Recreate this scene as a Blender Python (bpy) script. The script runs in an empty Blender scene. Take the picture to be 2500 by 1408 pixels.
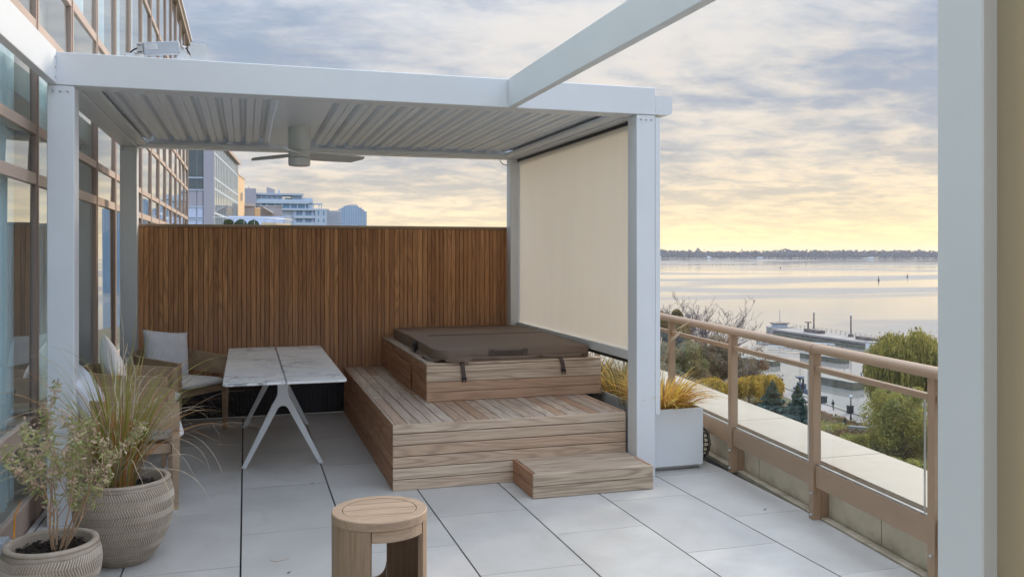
import bpy, bmesh, math, random
import numpy as np
from mathutils import Vector, Matrix, noise as mnoise

random.seed(7)
PI = math.pi
R = math.radians
S = bpy.context.scene
COL = S.collection

# ------------------------------------------------------------------ camera, world, sun, exposure
YAW = 17.008
cam = bpy.data.objects.new('camera', bpy.data.cameras.new('camera'))
COL.objects.link(cam)
cam.location = (0, 0, 1.65)
cam.rotation_euler = (R(90), 0, R(-YAW))
cam.data.sensor_width = 36
cam.data.lens = 36 * 2125 / 2500
cam.data.shift_y = -0.0352
cam.data.clip_start = 0.05
cam.data.clip_end = 60000
S.camera = cam

S.view_settings.view_transform = 'Standard'
S.view_settings.look = 'None'
S.view_settings.gamma = 1
S.view_settings.use_curve_mapping = False
S.view_settings.exposure = 0.68
S.cycles.use_denoising = True
S.cycles.max_bounces = 10
S.cycles.transparent_max_bounces = 24
S.cycles.caustics_reflective = False
S.cycles.caustics_refractive = False
S.cycles.sample_clamp_indirect = 6

SUN_AZ = 58.0     # degrees from +Y towards +X
SUN_EL = 20.0
sdir = Vector((math.sin(R(SUN_AZ)) * math.cos(R(SUN_EL)), math.cos(R(SUN_AZ)) * math.cos(R(SUN_EL)), math.sin(R(SUN_EL))))
sl = bpy.data.lights.new('sun', 'SUN')
sl.energy = 1.5
sl.angle = R(10)
sl.color = (1.0, 0.86, 0.68)
sun = bpy.data.objects.new('sun', sl)
COL.objects.link(sun)
sun.rotation_euler = (-sdir).to_track_quat('-Z', 'Y').to_euler()


class NT:
    """small helper to write node trees"""
    def __init__(s, tree):
        s.t = tree
        s.n = tree.nodes
        s.l = tree.links

    def node(s, typ, **kw):
        n = s.n.new(typ)
        for k, v in kw.items():
            setattr(n, k, v)
        return n

    def link(s, a, b):
        s.l.new(a, b)

    def _set(s, sock, v):
        if hasattr(v, 'is_linked') or hasattr(v, 'links'):
            s.l.new(v, sock)
        else:
            if sock.type == 'RGBA' and hasattr(v, '__len__') and len(v) == 3:
                v = (*v, 1)
            sock.default_value = v

    def math(s, op, a, b=None, c=None, clamp=False):
        n = s.node('ShaderNodeMath', operation=op, use_clamp=clamp)
        s._set(n.inputs[0], a)
        if b is not None:
            s._set(n.inputs[1], b)
        if c is not None:
            s._set(n.inputs[2], c)
        return n.outputs[0]

    def vmath(s, op, a, b=None):
        n = s.node('ShaderNodeVectorMath', operation=op)
        s._set(n.inputs[0], a)
        if b is not None:
            s._set(n.inputs[1], b)
        return n.outputs['Value'] if op in ('DOT_PRODUCT', 'LENGTH') else n.outputs[0]

    def mix(s, f, a, b, blend='MIX'):
        n = s.node('ShaderNodeMix', data_type='RGBA', blend_type=blend)
        n.clamp_factor = True
        s._set(n.inputs[0], f)
        s._set(n.inputs[6], a)
        s._set(n.inputs[7], b)
        return n.outputs[2]

    def noise(s, vec, scale=5, detail=4, rough=0.5, dist=0.0):
        n = s.node('ShaderNodeTexNoise')
        if vec is not None:
            s.l.new(vec, n.inputs['Vector'])
        n.inputs['Scale'].default_value = scale
        n.inputs['Detail'].default_value = detail
        n.inputs['Roughness'].default_value = rough
        n.inputs['Distortion'].default_value = dist
        return n.outputs['Fac']

    def smooth(s, v, a, b, c=0.0, d=1.0):
        n = s.node('ShaderNodeMapRange', interpolation_type='SMOOTHSTEP')
        s._set(n.inputs[0], v)
        n.inputs[1].default_value = a
        n.inputs[2].default_value = b
        n.inputs[3].default_value = c
        n.inputs[4].default_value = d
        return n.outputs[0]

    def mapping(s, vec, scale=(1, 1, 1), loc=(0, 0, 0), rot=(0, 0, 0)):
        n = s.node('ShaderNodeMapping')
        s.l.new(vec, n.inputs[0])
        n.inputs['Scale'].default_value = scale
        s._set(n.inputs['Location'], loc)
        n.inputs['Rotation'].default_value = rot
        return n.outputs[0]

    def comb(s, x, y, z):
        n = s.node('ShaderNodeCombineXYZ')
        s._set(n.inputs[0], x)
        s._set(n.inputs[1], y)
        s._set(n.inputs[2], z)
        return n.outputs[0]

    def sep(s, v):
        n = s.node('ShaderNodeSeparateXYZ')
        s.l.new(v, n.inputs[0])
        return n.outputs

    def bump(s, h, strength=0.3, dist=0.01):
        n = s.node('ShaderNodeBump')
        s.l.new(h, n.inputs['Height'])
        s._set(n.inputs['Strength'], strength)
        n.inputs['Distance'].default_value = dist
        return n.outputs[0]


# world: Nishita sky seen through a broken deck of stratocumulus
W = bpy.data.worlds.new('World')
S.world = W
W.use_nodes = True
nt = NT(W.node_tree)
nt.n.clear()
tc = nt.node('ShaderNodeTexCoord')
D = nt.vmath('NORMALIZE', tc.outputs['Generated'])
dx, dy, dz = nt.sep(D)
sky = nt.node('ShaderNodeTexSky', sky_type='NISHITA', sun_disc=False)
sky.sun_elevation = R(SUN_EL)
sky.sun_rotation = R(SUN_AZ)
sky.dust_density = 2.0
zc = nt.math('MAXIMUM', dz, 0.0)
den = nt.math('ADD', zc, 0.15)
ux = nt.math('DIVIDE', dx, den)
uy = nt.math('DIVIDE', dy, den)
uv = nt.comb(ux, uy, 0.0)
uvr = nt.mapping(uv, scale=(0.9, 1.15, 1), rot=(0, 0, R(40)), loc=(3.1, 1.7, 0))
n1 = nt.noise(uvr, scale=0.72, detail=10, rough=0.55, dist=0.2)
n2 = nt.noise(nt.mapping(uv, scale=(1, 1.5, 1), rot=(0, 0, R(20)), loc=(9, 4, 2)), scale=2.6, detail=9, rough=0.6, dist=0.3)
nn = nt.math('MULTIPLY_ADD', n2, 0.34, nt.math('MULTIPLY', n1, 0.66))
nn = nt.math('ADD', nn, nt.math('MULTIPLY', nt.math('SUBTRACT', nt.noise(nt.mapping(uv, loc=(5, 1, 8)), scale=6.5, detail=7, rough=0.6), 0.5), 0.10))
cl = nt.smooth(nn, 0.41, 0.60)                     # 0 = thick grey cloud, 1 = bright thin cloud
sundot = nt.vmath('DOT_PRODUCT', D, tuple(sdir))
near = nt.smooth(sundot, -0.2, 1.0)                # towards the sun
low = nt.math('POWER', 2.718, nt.math('MULTIPLY', zc, -8.0))
low2 = nt.math('POWER', 2.718, nt.math('MULTIPLY', zc, -16.0))
high_dark = (0.31, 0.40, 0.545)
high_lite = (0.66, 0.72, 0.82)
high = nt.mix(cl, high_dark, nt.mix(nt.smooth(sundot, 0.35, 0.95), high_lite, (0.71, 0.71, 0.715)))
low_dark = (0.47, 0.46, 0.465)
low_lite = (1.06, 0.84, 0.58)
n3 = nt.noise(nt.mapping(uv, scale=(1, 1.25, 1), rot=(0, 0, R(55)), loc=(2, 7, 5)), scale=4.6, detail=9, rough=0.62, dist=0.4)
nl = nt.math('MULTIPLY_ADD', n3, 0.5, nt.math('MULTIPLY', nn, 0.5))
cl_low = nt.smooth(nl, 0.43, 0.585)
lowc = nt.mix(cl_low, low_dark, low_lite)
c1 = nt.mix(nt.math('MULTIPLY', low, nt.math('MULTIPLY_ADD', near, 0.75, 0.35), clamp=True), high, lowc)
glow = (1.42, 1.08, 0.52)
gf = nt.math('MULTIPLY', nt.math('POWER', low2, 1.25), nt.math('MULTIPLY_ADD', near, 0.9, 0.08), clamp=True)
c2 = nt.mix(gf, c1, glow)
# thin clear gaps show the Nishita blue, more of it away from the sun
gap = nt.math('MULTIPLY', nt.smooth(nn, 0.60, 0.70), nt.math('MULTIPLY_ADD', near, -0.45, 0.55))
skyc = nt.mix(1.0, sky.outputs[0], (0.12, 0.12, 0.12), 'MULTIPLY')
c3 = nt.mix(gap, c2, skyc)
# away from the sun the deck is thinner, brighter and bluer
back = nt.smooth(sundot, 0.25, -0.9)
c4 = nt.mix(back, c3, nt.mix(1.0, c3, (1.22, 1.36, 1.58), 'MULTIPLY'))
# an overcast deck is about three times brighter overhead than at the horizon
zen = nt.smooth(dz, 0.20, 0.90, 6.7, 24.0)
c5 = nt.mix(1.0, c4, nt.comb(zen, zen, zen), 'MULTIPLY')
bg = nt.node('ShaderNodeBackground')
nt.link(c5, bg.inputs[0])
bg.inputs[1].default_value = 0.1
wo = nt.node('ShaderNodeOutputWorld')
nt.link(bg.outputs[0], wo.inputs[0])


# ------------------------------------------------------------------ materials
def lin(c):
    return tuple(((v / 255) / 12.92 if v / 255 <= 0.04045 else ((v / 255 + 0.055) / 1.055) ** 2.4) for v in c)


def new_mat(name):
    m = bpy.data.materials.new(name)
    m.use_nodes = True
    t = NT(m.node_tree)
    p = m.node_tree.nodes['Principled BSDF']
    return m, t, p


def plain(name, col, rough=0.5, metal=0.0, var=0.06, scale=6.0, bump=0.0, bscale=60, spec=0.5):
    m, t, p = new_mat(name)
    tcn = t.node('ShaderNodeTexCoord')
    n = t.noise(tcn.outputs['Object'], scale, 5, 0.6)
    f = t.smooth(n, 0.3, 0.7)
    a = tuple(c * (1 - var) for c in col)
    b = tuple(min(1, c * (1 + var)) for c in col)
    t._set(p.inputs['Base Color'], t.mix(f, a, b))
    r = t.math('MULTIPLY_ADD', f, 0.08, rough - 0.04)
    t.link(r, p.inputs['Roughness'])
    p.inputs['Metallic'].default_value = metal
    p.inputs['Specular IOR Level'].default_value = spec
    if bump:
        h = t.noise(tcn.outputs['Object'], bscale, 3, 0.6)
        t.link(t.bump(h, bump, 0.004), p.inputs['Normal'])
    return m


LIFT = {'leaf_olive': 2.7, 'leaf_brown': 2.5, 'leaf_autumn': 2.1, 'leaf_willow': 1.5, 'leaf_green': 1.9, 'leaf_spruce': 1.5, 'leaf_spruce_grey': 1.5, 'leaf_rust': 1.3, 'leaf_island': 0.9, 'leaf_box': 1.3}


def wood(name, ca, cb, cdark, axis='x', ring=14.0, rough=0.6, grain=0.5, warm=None, bump=0.25, zgrad=None):
    """plank wood: every object gets its own offset and tone; axis = direction of the grain"""
    m, t, p = new_mat(name)
    tcn = t.node('ShaderNodeTexCoord')
    oi = t.node('ShaderNodeObjectInfo')
    rnd = oi.outputs['Random']
    r2 = t.math('FRACT', t.math('MULTIPLY', rnd, 57.3))
    r3 = t.math('FRACT', t.math('MULTIPLY', rnd, 191.7))
    pos = t.node('ShaderNodeNewGeometry').outputs['Position']
    off = t.comb(t.math('MULTIPLY', rnd, 31.0), t.math('MULTIPLY', r2, 47.0), t.math('MULTIPLY', r3, 23.0))
    v = t.vmath('ADD', pos, off)
    lo, hi = 0.55, 6.0
    sc = {'x': (lo, hi, hi), 'y': (hi, lo, hi), 'z': (hi, hi, lo)}[axis]
    sc2 = {'x': (5, 130, 130), 'y': (130, 5, 130), 'z': (130, 130, 5)}[axis]
    vv = t.mapping(v, scale=sc)
    nz = t.noise(vv, 1.0, 2, 0.45, 0.25)
    ringv = t.math('SINE', t.math('MULTIPLY', nz, ring * 6.28))
    ringv = t.math('POWER', t.math('MULTIPLY_ADD', ringv, 0.5, 0.5), 2.2)
    fib = t.noise(t.mapping(v, scale=sc2), 1.0, 3, 0.6)
    fibf = t.smooth(fib, 0.35, 0.7)
    base = t.mix(r2, ca, cb)
    if warm is not None:
        base = t.mix(t.math('POWER', r3, 2.5), base, warm)
    g = t.math('MULTIPLY', ringv, grain)
    c = t.mix(g, base, cdark)
    c = t.mix(t.math('MULTIPLY', fibf, 0.34), c, cdark)
    if zgrad:                                        # weathered, bleached foot of the boards
        z = t.sep(pos)[2]
        zz = t.math('MULTIPLY_ADD', t.noise(t.mapping(v, scale=(9, 9, 1.2)), 1.0, 3), 0.5, z)
        c = t.mix(t.smooth(zz, zgrad[0], zgrad[1], zgrad[2], 0.0), c, zgrad[3])
    bl = t.noise(pos, 1.6, 4, 0.6)
    c = t.mix(t.smooth(bl, 0.35, 0.7, 0.0, 0.12), c, tuple(x * 0.62 for x in ca))
    t._set(p.inputs['Base Color'], c)
    p.inputs['Roughness'].default_value = rough
    p.inputs['Specular IOR Level'].default_value = 0.3
    if bump:
        hh = t.math('ADD', t.math('MULTIPLY', ringv, 0.5), fib)
        t.link(t.bump(hh, bump, 0.003), p.inputs['Normal'])
    return m


def leafmat(name, c1, c2, c3=None, trans=0.3, streak=False):
    if name in LIFT:
        c1, c2, c3 = [c if c is None else tuple(v * LIFT[name] for v in c) for c in (c1, c2, c3)]
    m, t, p = new_mat(name)
    g = t.node('ShaderNodeNewGeometry')
    rnd = g.outputs['Random Per Island']
    col = t.mix(rnd, c1, c2)
    if c3 is not None:
        n = t.noise(g.outputs['Position'], 0.5, 3)
        r2 = t.math('FRACT', t.math('MULTIPLY', rnd, 37.7))
        col = t.mix(t.math('MULTIPLY', t.smooth(n, 0.42, 0.62), r2), col, c3)
    if streak:
        n = t.noise(t.mapping(g.outputs['Position'], scale=(1.6, 1.6, 0.16)), 1.0, 3, 0.6)
        sf = t.smooth(n, 0.36, 0.62)
        col = t.mix(t.math('MULTIPLY_ADD', rnd, 0.3, t.math('MULTIPLY', sf, 0.7)), tuple(v * 0.6 for v in c1), tuple(v * 1.25 for v in (c3 if c3 else c2)))
    out = t.n['Material Output']
    p.inputs['Roughness'].default_value = 0.7
    p.inputs['Specular IOR Level'].default_value = 0.2
    t._set(p.inputs['Base Color'], col)
    tr = t.node('ShaderNodeBsdfTranslucent')
    t._set(tr.inputs[0], col)
    mx = t.node('ShaderNodeMixShader')
    mx.inputs[0].default_value = trans
    t.link(p.outputs[0], mx.inputs[1])
    t.link(tr.outputs[0], mx.inputs[2])
    t.link(mx.outputs[0], out.inputs[0])
    return m


def glassmat(name, tint, ior=1.5, boost=1.0, base=0.0, rough=0.0):
    m, t, p = new_mat(name)
    out = t.n['Material Output']
    t.n.remove(p)
    tr = t.node('ShaderNodeBsdfTransparent')
    t._set(tr.inputs[0], tint)
    gl = t.node('ShaderNodeBsdfGlossy')
    gl.inputs['Roughness'].default_value = rough
    gl.inputs['Color'].default_value = (0.93, 0.97, 0.98, 1)
    fr = t.node('ShaderNodeFresnel')
    fr.inputs[0].default_value = ior
    geo = t.node('ShaderNodeNewGeometry')
    f = t.math('MULTIPLY_ADD', fr.outputs[0], boost, base, clamp=True)
    f = t.math('MULTIPLY', f, t.math('SUBTRACT', 1.0, geo.outputs['Backfacing']))
    mx = t.node('ShaderNodeMixShader')
    t.link(f, mx.inputs[0])
    t.link(tr.outputs[0], mx.inputs[1])
    t.link(gl.outputs[0], mx.inputs[2])
    t.link(mx.outputs[0], out.inputs[0])
    return m


M = {}
M['white'] = plain('white_powder_coat', (0.74, 0.765, 0.785), 0.38, var=0.025, scale=1.5, bump=0.03, bscale=300)
M['louvre'] = plain('louvre_coat', (0.80, 0.84, 0.88), 0.36, var=0.01, scale=2, spec=0.6)
M['fan'] = plain('fan_grey', (0.66, 0.67, 0.64), 0.4, var=0.03)
M['taupe'] = plain('taupe_metal', lin((166, 139, 114)), 0.42, var=0.06, scale=3, bump=0.04, bscale=150)
M['mullion'] = plain('mullion_metal', lin((188, 165, 150)), 0.45, var=0.05, scale=2)
M['steel'] = plain('steel', (0.55, 0.55, 0.54), 0.35, metal=0.9)
M['black'] = plain('black_rubber', (0.012, 0.012, 0.014), 0.6)
M['darkgap'] = plain('dark_void', (0.015, 0.015, 0.015), 0.9)
M['boxgrey'] = plain('box_grey', (0.52, 0.56, 0.62), 0.5, var=0.03)
M['fence'] = wood('fence_teak', lin((212, 156, 108)), lin((178, 126, 86)), lin((112, 74, 50)), 'z', ring=13.0, rough=0.55, grain=0.34, warm=lin((238, 178, 122)), zgrad=(0.75, 1.6, 0.38, lin((178, 146, 128))))
M['plinth'] = plain('plinth_dark', (0.022, 0.020, 0.024), 0.5, var=0.25, scale=14)  # near-black colour for the slats below the fence boards
M['deckx'] = wood('deck_wood_x', lin((218, 198, 174)), lin((202, 180, 157)), lin((140, 112, 92)), 'x', ring=15.0, rough=0.65, grain=0.42, warm=lin((190, 140, 105)))
M['decky'] = wood('deck_wood_y', lin((208, 192, 175)), lin((188, 171, 155)), lin((128, 108, 93)), 'y', ring=13.0, rough=0.65, grain=0.38, warm=lin((180, 140, 110)))
M['decks'] = wood('deck_wood_side', lin((196, 150, 118)), lin((176, 130, 100)), lin((116, 80, 60)), 'y', ring=13.0, rough=0.6, grain=0.4)
M['stepx'] = wood('step_wood', lin((206, 188, 164)), lin((188, 168, 148)), lin((116, 94, 76)), 'x', ring=13.0, rough=0.65, grain=0.5)
M['stool'] = wood('stool_teak', lin((166, 142, 118)), lin((158, 134, 112)), lin((108, 86, 68)), 'z', ring=9.0, rough=0.6, grain=0.22, bump=0.12)
M['stooltop'] = wood('stool_teak_top', lin((182, 158, 134)), lin((172, 148, 126)), lin((122, 98, 78)), 'x', ring=9.0, rough=0.6, grain=0.2, bump=0.12)
M['chair'] = wood('chair_wood', lin((190, 164, 136)), lin((180, 154, 128)), lin((130, 106, 86)), 'x', ring=2.5, rough=0.65, grain=0.3, bump=0.15)
M['fabric'] = plain('cushion_fabric', lin((222, 220, 218)), 0.9, var=0.05, scale=25, bump=0.35, bscale=500, spec=0.1)
M['pillow'] = plain('pillow_fabric', lin((214, 216, 222)), 0.9, var=0.05, scale=18, bump=0.4, bscale=420, spec=0.1)
M['vinyl'] = plain('cover_vinyl', lin((124, 106, 92)), 0.62, var=0.10, scale=3, bump=0.25, bscale=45, spec=0.25)
M['strap'] = plain('strap_web', lin((82, 68, 60)), 0.7, var=0.1, scale=40)
M['soil'] = plain('soil', (0.022, 0.017, 0.014), 0.9, var=0.5, scale=40, bump=1.0, bscale=80)
M['chips'] = leafmat('bark_chips', (0.05, 0.035, 0.025), (0.012, 0.010, 0.009), (0.12, 0.08, 0.05), 0.0)
M['coping'] = plain('coping_stone', lin((180, 168, 153)), 0.7, var=0.05, scale=5, bump=0.12, bscale=120)
M['panelw'] = plain('cream_wall', lin((196, 176, 150)), 0.8, var=0.05)
M['tanwall'] = plain('tan_wall', lin((222, 190, 150)), 0.8, var=0.04, scale=0.3)
M['greywall'] = plain('grey_wall', lin((172, 168, 172)), 0.8, var=0.04, scale=0.2)
M['blupanel'] = plain('pale_panel', lin((196, 206, 224)), 0.5, var=0.03, scale=0.2)
M['concrete'] = plain('far_concrete', lin((190, 190, 190)), 0.8, var=0.05, scale=0.1)
M['condo'] = plain('condo_cladding', lin((176, 186, 198)), 0.7, var=0.06, scale=0.1)
M['towergrey'] = plain('tower_precast', lin((186, 178, 172)), 0.8, var=0.05, scale=0.05)
M['towerblue'] = plain('tower_glazing', lin((120, 150, 172)), 0.35, var=0.08, scale=0.05)
M['towerpale'] = plain('tower_pale', lin((186, 196, 204)), 0.7, var=0.05, scale=0.05)
M['dock'] = plain('dock_timber', lin((104, 100, 84)), 0.85, var=0.3, scale=0.6)
M['docktop'] = plain('dock_top', lin((136, 132, 123)), 0.85, var=0.15, scale=0.5)
M['jetty'] = plain('jetty_concrete', lin((146, 139, 132)), 0.85, var=0.14, scale=0.25)
M['riprap'] = plain('jetty_side', lin((112, 102, 94)), 0.9, var=0.5, scale=0.7)
M['promenade'] = plain('promenade_paving', lin((148, 139, 133)), 0.85, var=0.08, scale=0.3)
M['white_far'] = plain('white_far', (0.66, 0.66, 0.64), 0.6)
M['navy'] = plain('navy_paint', lin((60, 76, 104)), 0.5)
M['ink'] = plain('dark_clothes', (0.02, 0.021, 0.026), 0.8)
M['skin'] = plain('skin', (0.35, 0.2, 0.14), 0.6)
M['bark'] = plain('bark', lin((92, 76, 68)), 0.9, var=0.25, scale=3)
M['barkgrey'] = plain('bark_bare', lin((112, 98, 94)), 0.9, var=0.2, scale=3)
M['stem'] = plain('dry_stem', lin((170, 140, 112)), 0.8, var=0.15, scale=30)
M['orange'] = plain('orange_stalk', lin((226, 150, 50)), 0.6, var=0.1)
M['curtain'] = plain('sheer_curtain', (0.80, 0.88, 0.92), 0.9, var=0.03, scale=1, spec=0.1)
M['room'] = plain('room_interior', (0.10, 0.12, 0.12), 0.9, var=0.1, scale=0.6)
M['spandrel'] = plain('spandrel', lin((176, 170, 160)), 0.5, var=0.04)
M['glass'] = glassmat('curtain_wall_glass', (0.84, 0.95, 0.96), 1.7, 1.2, 0.12)
M['railglass'] = glassmat('railing_glass', (0.965, 0.985, 0.98), 1.5, 0.7, 0.0)
M['greenglass'] = glassmat('green_glass', (0.25, 0.42, 0.36), 1.6, 0.8, 0.08)


def fabric_screen(name, col, transl):
    m, t, p = new_mat(name)
    out = t.n['Material Output']
    tcn = t.node('ShaderNodeTexCoord')
    n = t.noise(t.mapping(tcn.outputs['Object'], scale=(1, 2.2, 0.35)), 1.2, 3)
    c = t.mix(t.smooth(n, 0.35, 0.7), tuple(x * 0.97 for x in col), col)
    t._set(p.inputs['Base Color'], c)
    p.inputs['Roughness'].default_value = 0.85
    p.inputs['Specular IOR Level'].default_value = 0.1
    cr = t.noise(t.mapping(tcn.outputs['Object'], scale=(1, 5, 0.5)), 1.6, 4, 0.6, 0.4)
    t.link(t.bump(t.math('MULTIPLY_ADD', cr, 0.35, n), 0.45, 0.04), p.inputs['Normal'])
    tr = t.node('ShaderNodeBsdfTranslucent')
    t._set(tr.inputs[0], t.mix(t.smooth(cr, 0.3, 0.7), tuple(x * 0.96 for x in col), col))
    mx = t.node('ShaderNodeMixShader')
    mx.inputs[0].default_value = transl
    t.link(p.outputs[0], mx.inputs[1])
    t.link(tr.outputs[0], mx.inputs[2])
    t.link(mx.outputs[0], out.inputs[0])
    return m


M['side_screen'] = fabric_screen('side_screen_fabric', (0.56, 0.48, 0.34), 0.40)
M['screen'] = fabric_screen('screen_fabric', (0.69, 0.64, 0.56), 0.42)


def tile_mat():
    m, t, p = new_mat('porcelain_tile')
    oi = t.node('ShaderNodeObjectInfo')
    rnd = oi.outputs['Random']
    pos = t.node('ShaderNodeNewGeometry').outputs['Position']
    v = t.vmath('ADD', pos, t.comb(t.math('MULTIPLY', rnd, 53.0), t.math('MULTIPLY', rnd, 91.0), 0.0))
    n = t.noise(v, 2.2, 8, 0.62, 0.4)
    n2 = t.noise(t.mapping(v, scale=(3, 9, 3), rot=(0, 0, 0.5)), 2.0, 6, 0.7)
    c = t.mix(t.smooth(n, 0.3, 0.72), (0.45, 0.43, 0.405), (0.55, 0.53, 0.50))
    c = t.mix(t.smooth(n2, 0.60, 0.75, 0.0, 0.3), c, (0.44, 0.42, 0.39))
    sp = t.noise(pos, 26, 2, 0.5)
    c = t.mix(t.smooth(sp, 0.70, 0.78, 0.0, 0.45), c, (0.22, 0.20, 0.18))
    dirt = t.noise(pos, 0.8, 5, 0.65)
    c = t.mix(t.smooth(dirt, 0.48, 0.72, 0.0, 0.42), c, (0.36, 0.34, 0.30))
    stn = t.noise(t.mapping(pos, scale=(1.0, 0.55, 1), rot=(0, 0, 0.7)), 3.2, 7, 0.72, 0.8)
    c = t.mix(t.smooth(stn, 0.58, 0.70, 0.0, 0.30), c, (0.33, 0.31, 0.285))
    c = t.mix(t.math('MULTIPLY', rnd, 0.36), c, (0.37, 0.365, 0.355))
    t._set(p.inputs['Base Color'], c)
    t.link(t.math('MULTIPLY_ADD', n, 0.25, 0.30), p.inputs['Roughness'])
    p.inputs['Specular IOR Level'].default_value = 0.4
    t.link(t.bump(t.noise(v, 90, 3), 0.04, 0.002), p.inputs['Normal'])
    return m


M['tile'] = tile_mat()


def marble_mat():
    m, t, p = new_mat('marble_ceramic')
    pos = t.node('ShaderNodeNewGeometry').outputs['Position']
    oi = t.node('ShaderNodeObjectInfo')
    v = t.vmath('ADD', pos, t.comb(t.math('MULTIPLY', oi.outputs['Random'], 7.0), 0.0, 0.0))
    vr = t.mapping(v, scale=(1.0, 1.5, 1), rot=(0, 0, R(25)))
    n = t.noise(vr, 2.0, 6, 0.62, 1.1)
    vein = t.math('ABSOLUTE', t.math('SUBTRACT', n, 0.5))
    vf = t.smooth(vein, 0.0, 0.045, 1.0, 0.0)
    n2 = t.noise(t.mapping(v, scale=(1.3, 1, 1), loc=(4, 4, 0)), 3.4, 6, 0.6, 1.4)
    vein2 = t.smooth(t.math('ABSOLUTE', t.math('SUBTRACT', n2, 0.5)), 0.0, 0.018, 0.7, 0.0)
    msk = t.smooth(t.noise(v, 1.4, 3), 0.42, 0.6)
    f = t.math('MULTIPLY', t.math('MAXIMUM', vf, vein2), t.math('MULTIPLY_ADD', msk, 0.7, 0.22))
    cl = t.smooth(t.noise(v, 2.6, 4), 0.5, 0.75, 0.0, 0.25)
    c = t.mix(cl, (0.86, 0.86, 0.85), (0.68, 0.69, 0.70))
    c = t.mix(f, c, (0.26, 0.27, 0.29))
    t._set(p.inputs['Base Color'], c)
    p.inputs['Roughness'].default_value = 0.3
    return m


M['marble'] = marble_mat()


def pot_mat():
    m, t, p = new_mat('relief_pot_clay')
    at = t.node('ShaderNodeAttribute', attribute_name='relief')
    pos = t.node('ShaderNodeNewGeometry').outputs['Position']
    n = t.noise(pos, 9, 5, 0.65)
    c = t.mix(t.smooth(n, 0.3, 0.7), lin((156, 142, 126)), lin((176, 162, 146)))
    # the proud ridges are coloured paler than the grooves
    hi = t.mix(t.noise(pos, 25, 3), lin((208, 196, 178)), lin((190, 176, 158)))
    c = t.mix(t.smooth(at.outputs['Fac'], 0.45, 0.95), c, hi)
    t._set(p.inputs['Base Color'], c)
    p.inputs['Roughness'].default_value = 0.75
    t.link(t.bump(t.noise(pos, 120, 3), 0.2, 0.002), p.inputs['Normal'])
    return m


M['pot'] = pot_mat()


def parapet_mat():
    m, t, p = new_mat('parapet_panel')
    pos = t.node('ShaderNodeNewGeometry').outputs['Position']
    z = t.sep(pos)[2]
    n = t.noise(pos, 6, 5, 0.65)
    c = t.mix(t.smooth(n, 0.3, 0.7), lin((200, 190, 168)), lin((214, 204, 184)))
    st = t.math('MULTIPLY_ADD', n, 0.16, z)
    c = t.mix(t.smooth(st, 0.04, 0.17, 0.6, 0.0), c, lin((122, 110, 92)))
    t._set(p.inputs['Base Color'], c)
    p.inputs['Roughness'].default_value = 0.8
    t.link(t.bump(t.noise(pos, 40, 4), 0.15, 0.004), p.inputs['Normal'])
    return m


M['parapet'] = parapet_mat()


def water_mat():
    m, t, p = new_mat('lake_water')
    pos = t.node('ShaderNodeNewGeometry').outputs['Position']
    big = t.noise(t.mapping(pos, scale=(0.0022, 0.0045, 0), rot=(0, 0, R(-32))), 1.0, 4, 0.55, 0.6)
    patch = t.smooth(big, 0.47, 0.60)
    w1 = t.noise(t.mapping(pos, scale=(0.10, 0.32, 0), rot=(0, 0, R(-35))), 1.0, 4, 0.6, 0.2)
    w2 = t.noise(t.mapping(pos, scale=(0.5, 1.2, 0), rot=(0, 0, R(-20))), 1.0, 3, 0.6)
    w3 = t.noise(t.mapping(pos, scale=(0.03, 0.16, 0), rot=(0, 0, R(-40))), 1.0, 3, 0.55, 0.3)
    h = t.math('ADD', t.math('MULTIPLY_ADD', w2, 0.35, w1), t.math('MULTIPLY', w3, 1.0))
    p.inputs['Base Color'].default_value = (0.25, 0.235, 0.212, 1)
    t.link(t.math('MULTIPLY_ADD', patch, 0.20, 0.05), p.inputs['Roughness'])
    p.inputs['IOR'].default_value = 1.33
    bn = t.node('ShaderNodeBump')
    t.link(h, bn.inputs['Height'])
    t.link(t.math('MULTIPLY_ADD', patch, 0.11, 0.035), bn.inputs['Strength'])
    bn.inputs['Distance'].default_value = 0.5
    t.link(bn.outputs[0], p.inputs['Normal'])
    return m


M['water'] = water_mat()


def ground_mat():
    m, t, p = new_mat('park_ground')
    pos = t.node('ShaderNodeNewGeometry').outputs['Position']
    n = t.noise(pos, 0.12, 6, 0.65)
    n2 = t.noise(pos, 1.2, 5, 0.7)
    c = t.mix(t.smooth(n, 0.4, 0.6), (0.085, 0.095, 0.04), (0.15, 0.10, 0.055))
    c = t.mix(t.smooth(n2, 0.45, 0.7, 0, 0.7), c, (0.16, 0.13, 0.09))
    t._set(p.inputs['Base Color'], c)
    p.inputs['Roughness'].default_value = 0.95
    return m


M['ground'] = ground_mat()
M['lf_olive'] = leafmat('leaf_olive', (0.065, 0.070, 0.030), (0.105, 0.090, 0.038), (0.13, 0.085, 0.045))
M['lf_brown'] = leafmat('leaf_brown', (0.10, 0.075, 0.050), (0.13, 0.085, 0.050), (0.07, 0.07, 0.035))
M['lf_autumn'] = leafmat('leaf_autumn', (0.085, 0.062, 0.030), (0.14, 0.095, 0.035), (0.06, 0.065, 0.03))
M['lf_yellow'] = leafmat('leaf_yellow', (0.30, 0.22, 0.045), (0.48, 0.31, 0.05), (0.58, 0.38, 0.07), 0.35, True)
M['lf_willow'] = leafmat('leaf_willow', (0.12, 0.125, 0.040), (0.20, 0.18, 0.050), (0.25, 0.21, 0.055), 0.35, True)
M['lf_green'] = leafmat('leaf_green', (0.11, 0.115, 0.035), (0.18, 0.165, 0.045), (0.25, 0.20, 0.045), 0.4)
M['lf_spruce'] = leafmat('leaf_spruce', (0.035, 0.060, 0.045), (0.065, 0.095, 0.075), None, 0.1)
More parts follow.
